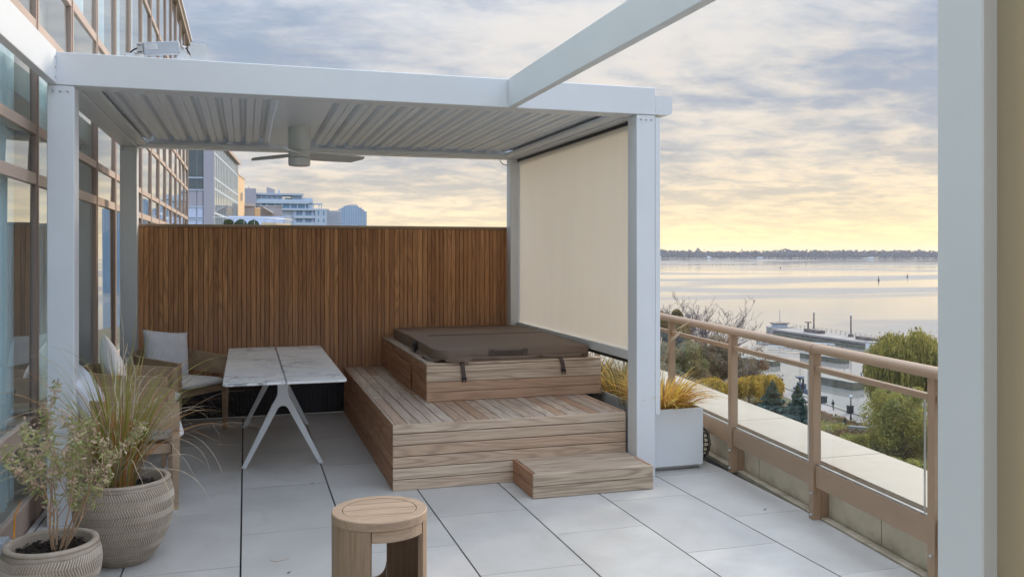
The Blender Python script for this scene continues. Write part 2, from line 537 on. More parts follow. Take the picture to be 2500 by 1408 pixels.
M['lf_spruceg'] = leafmat('leaf_spruce_grey', (0.07, 0.085, 0.065), (0.11, 0.12, 0.095), None, 0.1)
M['lf_red'] = leafmat('leaf_red', (0.40, 0.12, 0.05), (0.32, 0.14, 0.06))
M['lf_rust'] = leafmat('leaf_rust', (0.22, 0.11, 0.06), (0.17, 0.11, 0.05), (0.12, 0.13, 0.05))
M['lf_box'] = leafmat('leaf_box', (0.045, 0.070, 0.028), (0.075, 0.095, 0.035), None, 0.1)
M['lf_island'] = leafmat('leaf_island', (0.055, 0.045, 0.045), (0.085, 0.068, 0.062), (0.07, 0.07, 0.045), 0.1)
M['lf_silver'] = leafmat('leaf_silver', (0.33, 0.36, 0.14), (0.46, 0.45, 0.22), (0.24, 0.29, 0.10), 0.3)
M['lf_dry'] = leafmat('leaf_dry', (0.50, 0.36, 0.25), (0.60, 0.46, 0.34), (0.40, 0.27, 0.18), 0.2)
M['blade_green'] = leafmat('blade_green', (0.25, 0.26, 0.06), (0.38, 0.33, 0.09), None, 0.2)
M['blade_red'] = leafmat('blade_red', (0.44, 0.18, 0.055), (0.58, 0.32, 0.12), None, 0.2)
M['blade_pale'] = leafmat('blade_pale', (0.52, 0.40, 0.27), (0.60, 0.50, 0.38), None, 0.2)
M['blade_yellow'] = leafmat('blade_yellow', (0.72, 0.54, 0.07), (0.80, 0.66, 0.20), (0.62, 0.34, 0.12), 0.35)
M['blade_straw'] = leafmat('blade_straw', (0.36, 0.25, 0.10), (0.50, 0.37, 0.14), (0.14, 0.13, 0.05), 0.3)


# ------------------------------------------------------------------ object helpers
def tag(o, label=None, cat=None, group=None, kind=None):
    if label:
        o['label'] = label
    if cat:
        o['category'] = cat
    if group:
        o['group'] = group
    if kind:
        o['kind'] = kind
    return o


def thing(name, label, cat, loc=(0, 0, 0), rz=0.0, group=None):
    o = bpy.data.objects.new(name, None)
    o.empty_display_size = 0.2
    COL.objects.link(o)
    o.location = loc
    o.rotation_euler = (0, 0, rz)
    return tag(o, label, cat, group)


def link(name, me, parent=None, loc=None, rot=None, scale=None):
    o = bpy.data.objects.new(name, me)
    COL.objects.link(o)
    if parent:
        o.parent = parent
    if loc:
        o.location = loc
    if rot:
        o.rotation_euler = rot
    if scale:
        o.scale = scale
    return o


class MB:
    def __init__(s):
        s.v = []
        s.f = []

    def add(s, vs, fs):
        b = len(s.v)
        s.v += [tuple(v) for v in vs]
        s.f += [tuple(i + b for i in f) for f in fs]
        return s

    def box(s, x0, x1, y0, y1, z0, z1, c=0.0):
        if c <= 0:
            vs = [(x, y, z) for z in (z0, z1) for y in (y0, y1) for x in (x0, x1)]
            return s.add(vs, [(0, 2, 3, 1), (4, 5, 7, 6), (0, 1, 5, 4), (2, 6, 7, 3), (0, 4, 6, 2), (1, 3, 7, 5)])
        lo, hi = (x0, y0, z0), (x1, y1, z1)
        idx = {}
        vs = []
        for ix in (0, 1):
            for iy in (0, 1):
                for iz in (0, 1):
                    k = (ix, iy, iz)
                    for a in range(3):
                        p = []
                        for j in range(3):
                            q = hi[j] if k[j] else lo[j]
                            if j != a:
                                q += -c if k[j] else c
                            p.append(q)
                        idx[(k, a)] = len(vs)
                        vs.append(tuple(p))
        fs = []
        for a in range(3):
            b, d = (a + 1) % 3, (a + 2) % 3
            for e in (0, 1):
                def K(p, q):
                    k = [0, 0, 0]
                    k[a], k[b], k[d] = e, p, q
                    return idx[(tuple(k), a)]
                q = (K(0, 0), K(1, 0), K(1, 1), K(0, 1))
                fs.append(q if e else q[::-1])
            for p in (0, 1):
                for q in (0, 1):
                    k0 = [0, 0, 0]
                    k0[b], k0[d] = p, q
                    k1 = list(k0)
                    k1[a] = 1
                    k0, k1 = tuple(k0), tuple(k1)
                    qd = (idx[(k0, b)], idx[(k1, b)], idx[(k1, d)], idx[(k0, d)])
                    fs.append(qd if (p != q) else qd[::-1])
        for ix in (0, 1):
            for iy in (0, 1):
                for iz in (0, 1):
                    k = (ix, iy, iz)
                    tr = (idx[(k, 0)], idx[(k, 1)], idx[(k, 2)])
                    fs.append(tr if (ix + iy + iz) % 2 == 1 else tr[::-1])
        return s.add(vs, fs)

    def prism(s, poly, z0, z1):
        """poly of (x, y) counter-clockwise, extruded in z"""
        n = len(poly)
        vs = [(x, y, z0) for x, y in poly] + [(x, y, z1) for x, y in poly]
        fs = [tuple(range(n))[::-1], tuple(range(n, 2 * n))]
        fs += [(i, (i + 1) % n, n + (i + 1) % n, n + i) for i in range(n)]
        return s.add(vs, fs)

    def extr(s, poly, axis, a0, a1):
        """poly in the two other axes (cyclic order), extruded along axis"""
        n = len(poly)

        def pt(u, w, a):
            return {'x': (a, u, w), 'y': (w, a, u), 'z': (u, w, a)}[axis]
        vs = [pt(u, w, a0) for u, w in poly] + [pt(u, w, a1) for u, w in poly]
        fs = [tuple(range(n))[::-1], tuple(range(n, 2 * n))]
        fs += [(i, (i + 1) % n, n + (i + 1) % n, n + i) for i in range(n)]
        return s.add(vs, fs)

    def lathe(s, prof, n=32, cx=0, cy=0, close=True):
        m = len(prof)
        vs = [(cx + r * math.cos(2 * PI * i / n), cy + r * math.sin(2 * PI * i / n), z) for i in range(n) for r, z in prof]
        fs = []
        for i in range(n):
            j = (i + 1) % n
            for k in range(m - 1):
                fs.append((i * m + k, j * m + k, j * m + k + 1, i * m + k + 1))
        if close:
            fs.append(tuple(i * m for i in range(n))[::-1])
            fs.append(tuple(i * m + m - 1 for i in range(n)))
        return s.add(vs, fs)

    def tube(s, pts, rad, n=6, cap=True):
        pts = [Vector(p) for p in pts]
        k = len(pts)
        rads = rad if hasattr(rad, '__len__') else [rad] * k
        vs = []
        up = Vector((0, 0, 1))
        prev = None
        for i, p in enumerate(pts):
            t = (pts[min(i + 1, k - 1)] - pts[max(i - 1, 0)])
            t = t.normalized() if t.length > 1e-9 else Vector((0, 0, 1))
            if prev is None:
                a = t.cross(up if abs(t.z) < 0.95 else Vector((1, 0, 0))).normalized()
            else:
                a = (prev - t * prev.dot(t))
                a = a.normalized() if a.length > 1e-6 else t.orthogonal().normalized()
            prev = a
            b = t.cross(a)
            for j in range(n):
                an = 2 * PI * j / n
                vs.append(p + (a * math.cos(an) + b * math.sin(an)) * rads[i])
        fs = []
        for i in range(k - 1):
            for j in range(n):
                q = (j + 1) % n
                fs.append((i * n + j, i * n + q, (i + 1) * n + q, (i + 1) * n + j))
        if cap:
            fs.append(tuple(range(n))[::-1])
            fs.append(tuple((k - 1) * n + j for j in range(n)))
        return s.add(vs, fs)

    def ribbon(s, pts, widths, side):
        k = len(pts)
        vs = []
        for p, w in zip(pts, widths):
            p = Vector(p)
            vs += [p - side * w, p + side * w]
        return s.add(vs, [(2 * i, 2 * i + 1, 2 * i + 3, 2 * i + 2) for i in range(k - 1)])

    def sphere(s, c, r, nu=10, nv=6, sq=(1, 1, 1)):
        vs = []
        for i in range(nv + 1):
            ph = PI * i / nv
            for j in range(nu):
                a = 2 * PI * j / nu
                vs.append((c[0] + r * sq[0] * math.sin(ph) * math.cos(a), c[1] + r * sq[1] * math.sin(ph) * math.sin(a), c[2] - r * sq[2] * math.cos(ph)))
        fs = [(i * nu + j, i * nu + (j + 1) % nu, (i + 1) * nu + (j + 1) % nu, (i + 1) * nu + j) for i in range(nv) for j in range(nu)]
        return s.add(vs, fs)

    def xf(s, mat):
        s.v = [tuple(mat @ Vector(v)) for v in s.v]
        return s

    def mesh(s, name, mat=None, smooth=False):
        me = bpy.data.meshes.new(name)
        me.from_pydata(s.v, [], s.f)
        if smooth:
            me.polygons.foreach_set('use_smooth', [True] * len(me.polygons))
        if mat:
            me.materials.append(mat)
        me.update()
        return me

    def build(s, name, mat, parent=None, smooth=False):
        return link(name, s.mesh(name, mat, smooth), parent)


def box(name, mat, parent, x0, x1, y0, y1, z0, z1, c=0.0):
    return MB().box(x0, x1, y0, y1, z0, z1, c).build(name, mat, parent)


def smooth_angle(o, ang=35):
    me = o.data
    me.polygons.foreach_set('use_smooth', [True] * len(me.polygons))
    bm = bmesh.new()
    bm.from_mesh(me)
    for e in bm.edges:
        if len(e.link_faces) == 2 and e.calc_face_angle(0) > R(ang):
            e.smooth = False
    bm.to_mesh(me)
    bm.free()
    return o


def copy_tree(o, parent=None):
    c = o.copy()
    COL.objects.link(c)
    if parent:
        c.parent = parent
    for ch in [x for x in bpy.data.objects if x.parent == o]:
        copy_tree(ch, c)
    return c


def tri_cloud(name, mat, P, U, V, parent=None, quad=True):
    """leaf cloud: centres P, half-axes U and V (numpy n x 3)"""
    n = len(P)
    if quad:
        co = np.stack([P - U, P + V, P + U, P - V], 1).reshape(-1, 3)
        k = 4
    else:
        co = np.stack([P - U, P + U, P + V], 1).reshape(-1, 3)
        k = 3
    me = bpy.data.meshes.new(name)
    me.vertices.add(n * k)
    me.vertices.foreach_set('co', co.astype(np.float32).ravel())
    me.loops.add(n * k)
    me.loops.foreach_set('vertex_index', np.arange(n * k, dtype=np.int32))
    me.polygons.add(n)
    me.polygons.foreach_set('loop_start', np.arange(0, n * k, k, dtype=np.int32))
    me.polygons.foreach_set('loop_total', np.full(n, k, dtype=np.int32))
    me.materials.append(mat)
    me.update()
    me.validate()
    return link(name, me, parent)


RNG = np.random.default_rng(11)


def rand_dirs(n):
    d = RNG.normal(size=(n, 3))
    return d / np.linalg.norm(d, axis=1, keepdims=True)


def rail_x(y, off=0.0):
    return 3.379 + 0.115 * (y - 4.616) + off


# ------------------------------------------------------------------ large structure: water, ground, island
WZ = -27.2
GZ = -25.5
MB().add([(-2550, -1450, WZ), (5150, -1450, WZ), (5150, 5150, WZ), (-2550, 5150, WZ)], [(0, 1, 2, 3)]).build('water', M['water']).__setitem__('kind', 'structure')

# land with a quay wall towards the water
quay = [(104, 40), (99.2, 95), (98.2, 121.6), (100.1, 135), (104.6, 153), (106.5, 172), (101, 190), (96, 215), (70, 260), (20, 420), (-60, 800), (-900, 1500), (-2500, 1500), (-2500, -800), (130, -800)]
g = MB().prism(quay, WZ - 3, GZ).build('park_ground', M['ground'])
g['kind'] = 'structure'
pr = []
inner = [(97.5, 40), (93.0, 95), (93.2, 121.5), (94.1, 127.1), (96.5, 140), (99.5, 153), (101.5, 170)]
outer = [(103.5, 40), (98.7, 95), (97.7, 121.6), (99.6, 135), (104.0, 153), (106.0, 171)]
poly = outer + inner[::-1]
pv = MB()
pv.prism(poly, GZ, GZ + 0.06)
pv = pv.build('promenade', M['promenade'])
pv['kind'] = 'structure'
# quay kerb: pale coping along the water edge
kb = MB()
for a, b in zip(outer[:-1], outer[1:]):
    d = (Vector((*b, 0)) - Vector((*a, 0))).normalized()
    nrm = Vector((d.y, -d.x, 0))
    A, B = Vector((*a, 0)), Vector((*b, 0))
    kb.prism([tuple((A - nrm * 0.5)[:2]), tuple((A + nrm * 0.5)[:2]), tuple((B + nrm * 0.5)[:2]), tuple((B - nrm * 0.5)[:2])], GZ + 0.065, GZ + 0.22)
kb = kb.build('quay_kerb', M['docktop'])
kb['kind'] = 'structure'

# far island with its treeline
ix0, iy0 = 1050, 3900
IS_A = Vector((1500, 3750, 0))
IS_B = Vector((3900, 2450, 0))
isd = (IS_B - IS_A).normalized()
isn = Vector((-isd.y, isd.x, 0))
ip = []
LEN = (IS_B - IS_A).length
for a, off in ((-700, 0), (LEN + 700, 0), (LEN + 700, 420), (-700, 420)):
    q = IS_A + isd * a + isn * off
    ip.append((q.x, q.y))
isl = MB().prism(ip, WZ - 2, WZ + 1.6).build('island', M['ground'])
isl['kind'] = 'structure'
P, U, V = [], [], []
for row, (off, hmul) in enumerate(((15, 0.75), (60, 0.95), (140, 1.1), (230, 1.15))):
    nt_ = 330
    for i in range(nt_):
        a = -650 + (LEN + 1300) * (i + random.random()) / nt_
        o = off + random.uniform(-20, 20)
        c = IS_A + isd * a + isn * o
        H = hmul * (31 + 6 * mnoise.noise((a * 0.006, row * 3.1, 0)) + random.gauss(0, 2.2))
        if random.random() < 0.05:
            H *= 1.25
        rr = H * random.uniform(0.30, 0.5)
        k = 42
        d = rand_dirs(k) * (RNG.random((k, 1)) ** 0.4)
        pts = np.array([c.x, c.y, WZ + 1.5 + H * 0.52]) + d * np.array([rr, rr, H * 0.48])
        s = rr * 0.34
        P.append(pts)
        U.append(rand_dirs(k) * s)
        V.append(rand_dirs(k) * s)
tl = tri_cloud('island_treeline', M['lf_island'], np.vstack(P), np.vstack(U), np.vstack(V))
tag(tl, 'dark bare autumn woods along the far island shore', 'treeline', kind='stuff')
for a, w, h, lab in ((330, 34, 5, 'long low pale house on the far island shore, leftmost of four'), (560, 16, 7, 'small tall pale house on the far island shore, second from left'), (780, 22, 5, 'pale house at the middle of the far island shore, third from left'), (1240, 30, 4, 'long pale house on the far island shore, rightmost of four')):
    c = IS_A + isd * a - isn * 3
    o = MB().box(-w / 2, w / 2, -5, 5, 0, h).extr([(-5.4, h), (5.4, h), (0, h + 3)], 'x', -w / 2 - 0.5, w / 2 + 0.5).build('island_house', M['white_far'])
    o.location = (c.x, c.y, WZ + 1.6)
    o.rotation_euler = (0, 0, math.atan2(isd.y, isd.x))
    tag(o, lab, 'house', 'pale buildings on the far island shore')

# ------------------------------------------------------------------ terrace floor
fl = box('terrace_floor', M['darkgap'], None, -1.24, 3.75, -2.5, 9.35, -0.35, -0.022)
fl['kind'] = 'structure'
PX, PY = 0.585, 1.03
tile_cache = {}
for ci in range(-3, 7):
    x0 = -0.026 + ci * PX
    x1 = x0 + PX
    yb = (5.33 if ci % 2 == 0 else 4.80) - PY * 7
    for k in range(12):
        y0 = yb + k * PY
        y1 = y0 + PY
        if y1 < -1.2 or y0 > 9.3:
            continue
        a0, a1 = max(x0 + 0.005, -1.235), x1 - 0.005
        b0, b1 = y0 + 0.002, min(y1 - 0.002, 9.14)
        if a1 - a0 < 0.03 or b1 - b0 < 0.03:
            continue
        # the last columns are cut along the parapet
        lim0, lim1 = rail_x(b0, 0.02), rail_x(b1, 0.02)
        if a0 >= min(lim0, lim1) - 0.02:
            continue
        poly = [(a0, b0), (min(a1, lim0), b0), (min(a1, lim1), b1), (a0, b1)]
        MB().prism(poly, -0.02, random.uniform(-0.0008, 0.0008)).build('tile', M['tile'], fl)

# ------------------------------------------------------------------ glazed apartment building on the left
GX = -1.25
bl = thing('apartment_building', 'long glazed apartment building with taupe mullions beside the terrace', 'building', (GX, 9, 0))


def loc_b(o):
    o.location = (-GX, -9, 0)
    return o


def bpart(name, mat, x0, x1, y0, y1, z0, z1, c=0.0):
    return loc_b(box(name, mat, bl, x0, x1, y0, y1, z0, z1, c))


MODS = [6.09 + 1.146 * k for k in range(-8, 14)]
YE = MODS[-1]
TR = [(-0.06, 0.154), (0.519, 0.633), (2.07, 2.144), (2.384, 2.448), (3.035, 3.10), (3.49, 3.56), (4.90, 4.97)]
ROOF = 6.33
for y in MODS:
    bpart('mullion', M['mullion'], GX - 0.16, GX + 0.002, y - 0.030, y + 0.030, -1.5, ROOF, 0.003)
    bpart('mullion_cap', M['mullion'], GX + 0.0035, GX + 0.008, y - 0.012, y + 0.012, -1.5, ROOF)
for ti, (z0, z1) in enumerate(TR):
    for i in range(len(MODS) - 1):
        bpart('transom', M['mullion'], GX - 0.15, GX, MODS[i] + 0.034, MODS[i + 1] - 0.034, z0, z1, 0.003)
zs = [(TR[i][1], TR[i + 1][0]) for i in range(len(TR) - 1)] + [(TR[-1][1], ROOF)]
for zi, (z0, z1) in enumerate(zs):
    for i in range(len(MODS) - 1):
        y0, y1 = MODS[i] + 0.034, MODS[i + 1] - 0.034
        bpart('gasket', M['black'], GX - 0.030, GX - 0.0255, y1 - 0.02, y1 - 0.001, z0 + 0.001, z1 - 0.001)
        # a pane leans a hair out of plane, as real glazing does
        a, b = random.uniform(-0.003, 0.003), random.uniform(-0.004, 0.004)
        mb = MB()
        x = GX - 0.018
        vs = [(x + a * s1 + b * s2, yy, zz) for s2, zz in ((-1, z0), (1, z1)) for s1, yy in ((-1, y0), (1, y1))]
        mb.add(vs, [(0, 1, 3, 2)])
        loc_b(mb.build('pane', M['glass'], bl))
bpart('floor_slab', M['spandrel'], GX - 5, GX - 0.17, -4, YE, 3.08, 3.5)
bpart('floor_slab', M['spandrel'], GX - 5, GX - 0.17, -4, YE, -0.35, 0.0)
bpart('roof_slab', M['spandrel'], GX - 5, GX - 0.17, -4, YE, 6.0, ROOF)
bpart('roof_edge', M['mullion'], GX - 0.3, GX + 0.05, -4, YE + 0.05, ROOF, ROOF + 0.10)
bpart('roof_flashing', M['white'], GX - 0.3, GX + 0.09, -4, YE + 0.09, ROOF + 0.10, ROOF + 0.15)
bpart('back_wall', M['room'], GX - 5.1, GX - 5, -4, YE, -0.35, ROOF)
bpart('end_wall', M['greywall'], GX - 5, GX - 0.17, YE, YE + 0.2, -4, ROOF)
bpart('unseen_block_wall', M['mullion'], GX - 5, GX - 0.02, -32, -4.01, -4, 15)  # unseen building run behind the viewer, raised to cut blue sky fill
bpart('base_wall', M['mullion'], GX - 0.4, GX - 0.17, -4, YE, -4, -0.36)
bpart('sill_panel', M['mullion'], GX - 0.15, GX - 0.012, 9.2, YE, -2.2, -0.07)
# sheer curtains and blinds behind the glass
for i in range(len(MODS) - 1):
    y0, y1 = MODS[i], MODS[i + 1]
    for (z0, z1, full) in ((0.02, 3.0, 0.80), (3.52, 5.98, 0.86)):
        cov = full + random.uniform(-0.03, 0.06)
        if MODS[i] > 6.5 and z0 < 1:
            cov = 0.55 if i % 2 else 0.25
        if MODS[i] > 11 and random.random() < 0.35:
            cov = 0.4
        n = 40
        vs = []
        for k in range(n + 1):
            yy = y0 + 0.04 + (y1 - y0) * cov * k / n
            xx = GX - 0.12 + 0.030 * math.sin(k * 1.35) + 0.012 * math.sin(k * 3.1)
            vs += [(xx, yy, z0), (xx, yy, z1)]
        mb = MB().add(vs, [(2 * k, 2 * k + 2, 2 * k + 3, 2 * k + 1) for k in range(n)])
        loc_b(mb.build('curtain', M['curtain'], bl, True))

# ------------------------------------------------------------------ far wing of the same block
WR = R(-4.4)
wg = thing('glass_wing', 'further glass wing with close thin mullions and pale blue end panels', 'building', (-2.07, 60, 0), WR)
LW = 18.2
HW = 9.15
B0 = -8
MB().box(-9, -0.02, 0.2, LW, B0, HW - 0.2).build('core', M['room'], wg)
nm = 17
for k in range(nm + 1):
    y = LW * k / nm
    MB().box(-0.02, 0.052, y - 0.05, y + 0.05, B0, HW).build('mullion', M['towerpale'], wg)
LV = [-1.0, 1.55, 3.0, 4.25, 5.85, 6.55, 8.2]
for z in LV:
    MB().box(-0.02, 0.048, 0, LW, z - 0.07, z + 0.07).build('transom', M['towerpale'], wg)
bz = [B0] + LV + [HW]
for a, b in zip(bz[:-1], bz[1:]):
    for k in range(nm):
        MB().add([(0.03, LW * k / nm + 0.05, a + 0.07), (0.03, LW * (k + 1) / nm - 0.05, a + 0.07), (0.03, LW * (k + 1) / nm - 0.05, b - 0.07), (0.03, LW * k / nm + 0.05, b - 0.07)], [(0, 1, 2, 3)]).build('pane', M['glass'], wg)
MB().box(-9, 0.25, -0.02, LW + 0.2, HW, HW + 0.25).build('roof_edge', M['mullion'], wg)
MB().box(-0.55, 0.11, -0.14, 0.18, B0, HW).build('corner_pier', M['greywall'], wg)
for x0, x1, z0, z1, mt in ((-4.6, -1.0, 6.55, 8.9, 'greenglass'), (-0.94, -0.6, 6.55, 8.9, 'greenglass'), (-4.6, -1.0, 5.75, 6.45, 'greenglass'), (-0.94, -0.6, 5.75, 6.45, 'greenglass'), (-4.6, -1.0, 4.65, 5.65, 'greywall'), (-0.94, -0.6, 4.65, 5.65, 'greywall'), (-4.6, -1.0, 3.9, 4.55, 'blupanel'), (-0.94, -0.6, 3.9, 4.55, 'blupanel'), (-4.6, -1.0, 1.3, 3.75, 'blupanel'), (-0.94, -0.6, 1.3, 3.75, 'blupanel')):
    MB().box(x0, x1, -0.06, 0.0, z0, z1).build('end_pane' if mt == 'greenglass' else 'end_panel', M[mt], wg)
MB().box(-9, -0.6, 0.02, 0.18, B0, HW - 0.1).build('end_frame', M['towerpale'], wg)
for z in (8.9, 6.45, 5.66, 4.56, 3.76):
    MB().box(-4.8, -0.56, -0.10, -0.07, z, z + 0.09).build('end_rail', M['towerpale'], wg)
an = MB()
for dx_ in (0, 0.5, 1.0):
    an.tube([(-0.8 - dx_, LW * 0.42, HW + 0.2), (-0.8 - dx_, LW * 0.42, HW + 1.5)], 0.04, 5)
an.tube([(-0.4, LW * 0.42, HW + 1.2), (-2.2, LW * 0.42, HW + 1.4)], 0.04, 5)
tag(an.build('roof_antenna', M['steel'], None), 'small antenna rack on the roof of the glass wing', 'antenna')
bpy.data.objects['roof_antenna'].location = (-2.07, 60, 0)
bpy.data.objects['roof_antenna'].rotation_euler = (0, 0, WR)

# ------------------------------------------------------------------ lower terrace with topiary in front of the wing
TY = 46.0
tb = thing('roof_terrace', 'curved lower roof terrace with glass balustrade beyond the timber fence', 'terrace', (0, TY, 0))
arc = []
for k in range(17):
    t = k / 16
    arc.append((-1.58 + 4.0 * t, 0.0 if t < 0.55 else 9.5 * (t - 0.55) ** 1.7, 0))
MB().prism([(x, y) for x, y, _ in arc] + [(2.42, 9), (-1.58, 9)], -6, 2.55).build('slab', M['greywall'], tb)
for k in range(16):
    (x0, y0, _), (x1, y1, _) = arc[k], arc[k + 1]
    MB().prism([(x0 + 0.012, y0), (x1 - 0.012, y1), (x1 - 0.012, y1 + 0.012), (x0 + 0.012, y0 + 0.012)], 2.57, 3.37).build('glass_panel', M['railglass'], tb)
    if k % 2 == 0:
        MB().box(x0 - 0.014, x0 + 0.014, y0 - 0.03, y0 + 0.01, 2.56, 3.38).build('post', M['steel'], tb)
MB().tube([(x, y, 3.40) for x, y, _ in arc], 0.022, 6).build('handrail', M['steel'], tb)
MB().prism([(0.78, 0.95), (1.55, 1.45), (2.36, 3.2), (2.36, 3.4), (1.5, 1.65), (0.78, 1.1)], 2.56, 3.20).build('warm_wall', M['tanwall'], tb)
MB().box(-0.95, 2.36, 5.0, 5.2, 2.56, 3.68).build('screen_wall', M['blupanel'], tb)
MB().box(2.11, 2.40, 4.0, 4.99, 2.56, 3.70).build('end_pier', M['concrete'], tb)
for i, (x, r, lab) in enumerate(((-0.83, 0.31, 'clipped round box shrub on the lower terrace, leftmost of three'), (-0.24, 0.31, 'clipped round box shrub on the lower terrace, middle of three'), (0.37, 0.29, 'clipped round box shrub on the lower terrace, rightmost of three'))):
    t_ = thing('topiary_ball', lab, 'shrub', (x, TY + 0.55, 3.03), 0, 'clipped box balls on the lower terrace')
    n = 2600
    d = rand_dirs(n)
    tri_cloud('foliage', M['lf_box'], d * (r * (0.86 + 0.16 * RNG.random((n, 1)))), rand_dirs(n) * 0.022, rand_dirs(n) * 0.022, t_)
    MB().sphere((0, 0, 0), r * 0.86, 14, 9).build('core', M['lf_box'], t_)
    MB().lathe([(0.16, -0.47), (0.2, -0.2)], 14).build('tub', M['concrete'], t_)

# ------------------------------------------------------------------ distant buildings beyond the fence
o = thing('tan_building', 'plain warm tan building slab behind the glass wing', 'building', (0, 78, 0))
MB().prism([(-0.65, 0), (-0.11, 5.4), (-9, 6.3), (-9.5, 0.9)], -20, 8.27).build('wall', M['tanwall'], o)
MB().prism([(-0.62, -0.06), (-0.06, 5.45), (-9, 6.35), (-9.5, 0.84)], 8.28, 8.40).build('roof_cap', M['mullion'], o)
MB().box(-0.36, -0.26, 2.2, 2.6, 6.2, 6.9).build('wall_lamp', M['steel'], o)
lowb = thing('stucco_house', 'low grey stucco penthouse with stepped roof and tan end wall', 'building', (0, 84, 0))
for nm_, mt, b in (('wall', 'greywall', (-0.69, 0.77, 0, 4, -20, 5.90)), ('roof', 'concrete', (-0.75, 0.80, -0.15, 4, 5.905, 6.16)), ('tan_end', 'tanwall', (0.785, 1.30, -0.05, 3, -20, 5.78)),
                   ('upper_wall', 'greywall', (1.31, 3.28, 0.8, 4, -20, 5.95)), ('parapet', 'concrete', (1.305, 3.33, 0.7, 4, 5.955, 6.02))):
    MB().box(*b).build(nm_, M[mt], lowb)
sv = [(1.56, 0.0, 5.92), (2.53, 0.0, 5.36), (2.53, 0.7, 5.36), (1.56, 0.7, 5.92), (1.56, 0.0, 5.80), (2.45, 0.0, 5.28), (2.45, 0.7, 5.28), (1.56, 0.7, 5.80)]
MB().add(sv, [(0, 1, 2, 3), (7, 6, 5, 4), (0, 4, 5, 1), (1, 5, 6, 2), (2, 6, 7, 3), (3, 7, 4, 0)]).build('skylight', M['white_far'], lowb)

cd = thing('stepped_condominium', 'stepped pale blue condominium with rooftop terraces beyond the fence', 'building', (0, 312, 0))


def cb(name, mt, x0, x1, z0, z1, y0=0, y1=12):
    return MB().box(x0, x1, y0, y1, z0, z1).build(name, M[mt], cd)


cb('core', 'greywall', -0.34, 3.41, -30, 23.6)
cb('chimney', 'greywall', 0.7, 1.1, 23.61, 24.3, 2, 3)
MB().add([(7.0, 2, 22.2), (9.67, 2, 22.2), (9.67, 2, 23.5), (7.0, 2, 24.3), (7.0, 6, 22.2), (9.67, 6, 22.2), (9.67, 6, 23.5), (7.0, 6, 24.3)], [(0, 1, 2, 3), (7, 6, 5, 4), (3, 2, 6, 7), (0, 3, 7, 4), (1, 5, 6, 2)]).build('sloped_roof', M['greywall'], cd)
cb('chimney', 'condo', 10.86, 11.52, 22.2, 23.4, 3, 5)
cb('roof_canopy', 'condo', 3.42, 19.35, 21.5, 22.15, 1, 9)
cb('penthouse_wall', 'condo', 3.54, 12.18, 20.2, 21.48, 2, 9)
cb('penthouse_wall', 'condo', 15.49, 18.95, 20.2, 21.48, 2, 9)
cb('terrace_floor', 'towerpale', -0.2, 22.57, 18.9, 20.18, 1, 10)
cb('side_block', 'condo', 19.2, 22.5, 20.19, 20.8, 3, 9)
cb('floor_band', 'towerpale', 0.82, 21.2, 18.6, 19.5, 0.2, 0.98)
cb('white_wall', 'towerpale', 0.82, 4.84, 17.5, 18.58, 1.0, 8)
cb('storey_wall', 'condo', 4.9, 22.5, 16.9, 18.58, 1.2, 11)
cb('floor_band', 'towerpale', 11.9, 27.2, 16.3, 16.95, -0.3, 11)
cb('lower_wall', 'condo', 5.0, 23.2, -30, 16.28, 0.9, 11)
cb('east_wall', 'towerpale', 23.25, 27.2, -30, 16.29, -0.2, 11)
cb('pergola_roof', 'towerpale', 22.5, 26.0, 18.55, 18.95, 1, 5)
for x in (22.7, 24.6, 25.4):
    cb('pergola_post', 'towerpale', x, x + 0.28, 16.96, 18.54, 1.5, 1.9)
cols = [5.0, 6.9, 9.7, 12.0, 14.8, 17.2, 19.9, 21.2]
for a, b in zip(cols[:-1], cols[1:]):
    cb('window', 'towerblue', a + 0.3, b - 0.15, 16.97, 18.45, 1.12, 1.19)
    cb('column', 'towerpale', a - 0.1, a + 0.2, 16.96, 18.58, 0.4, 0.8)
for k in range(5):
    cb('window', 'towerblue', 3.8 + 1.7 * k, 5.1 + 1.7 * k, 20.3, 21.3, 1.92, 1.99)
cb('window', 'towerblue', 15.8, 18.6, 20.35, 21.3, 1.92, 1.99)
for z0, z1 in ((14.6, 16.25), (12.2, 13.4), (9.7, 10.9), (7.2, 8.4)):
    for k in range(7):
        cb('window', 'towerblue' if k % 3 else 'blupanel', 15.95 + 1.03 * k, 16.80 + 1.03 * k, z0, z1, 0.82, 0.89)
    cb('balcony', 'towerpale', 15.88, 23.2, z0 - 1.05, z0 - 0.15, -0.3, 0.8)
    for x in (24.1, 25.9):
        cb('window', 'towerblue', x, x + 0.55, z0, z1, -0.27, -0.21)
for k in range(12):
    cb('rail_post', 'steel', 0.0 + 1.75 * k, 0.09 + 1.75 * k, 20.19, 20.75, 0.6, 0.7)
cb('rail', 'steel', 0.0, 19.4, 20.76, 20.85, 0.6, 0.7)
cb('planter', 'lf_box', 13.0, 15.2, 20.19, 20.6, 1.5, 2.2)
cb('antenna', 'steel', 21.7, 21.8, 20.81, 22.0, 4, 4.1)


def tower(name, label, x, y, cols, floors, wm, shape, y0s):
    o = thing(name, label, 'building', (x, y, 0))
    mb = MB()
    for (x0, x1, zt, mt), y0 in zip(shape, y0s):
        MB().box(x0, x1, y0, 20, -40, zt).build('block', M[mt], o)
        n = max(1, round((x1 - x0) / cols))
        for i in range(n):
            for j in range(12):
                xa = x0 + (x1 - x0) * (i + 0.2) / n
                xb = x0 + (x1 - x0) * (i + 0.8) / n
                za = zt - 0.6 - (j + 0.85) * floors
                mb.box(xa, xb, y0 - 0.25, y0 - 0.05, za, za + floors * 0.55)
    w_ = mb.build('windows', M[wm], o)
    w_['kind'] = 'stuff'
    return o


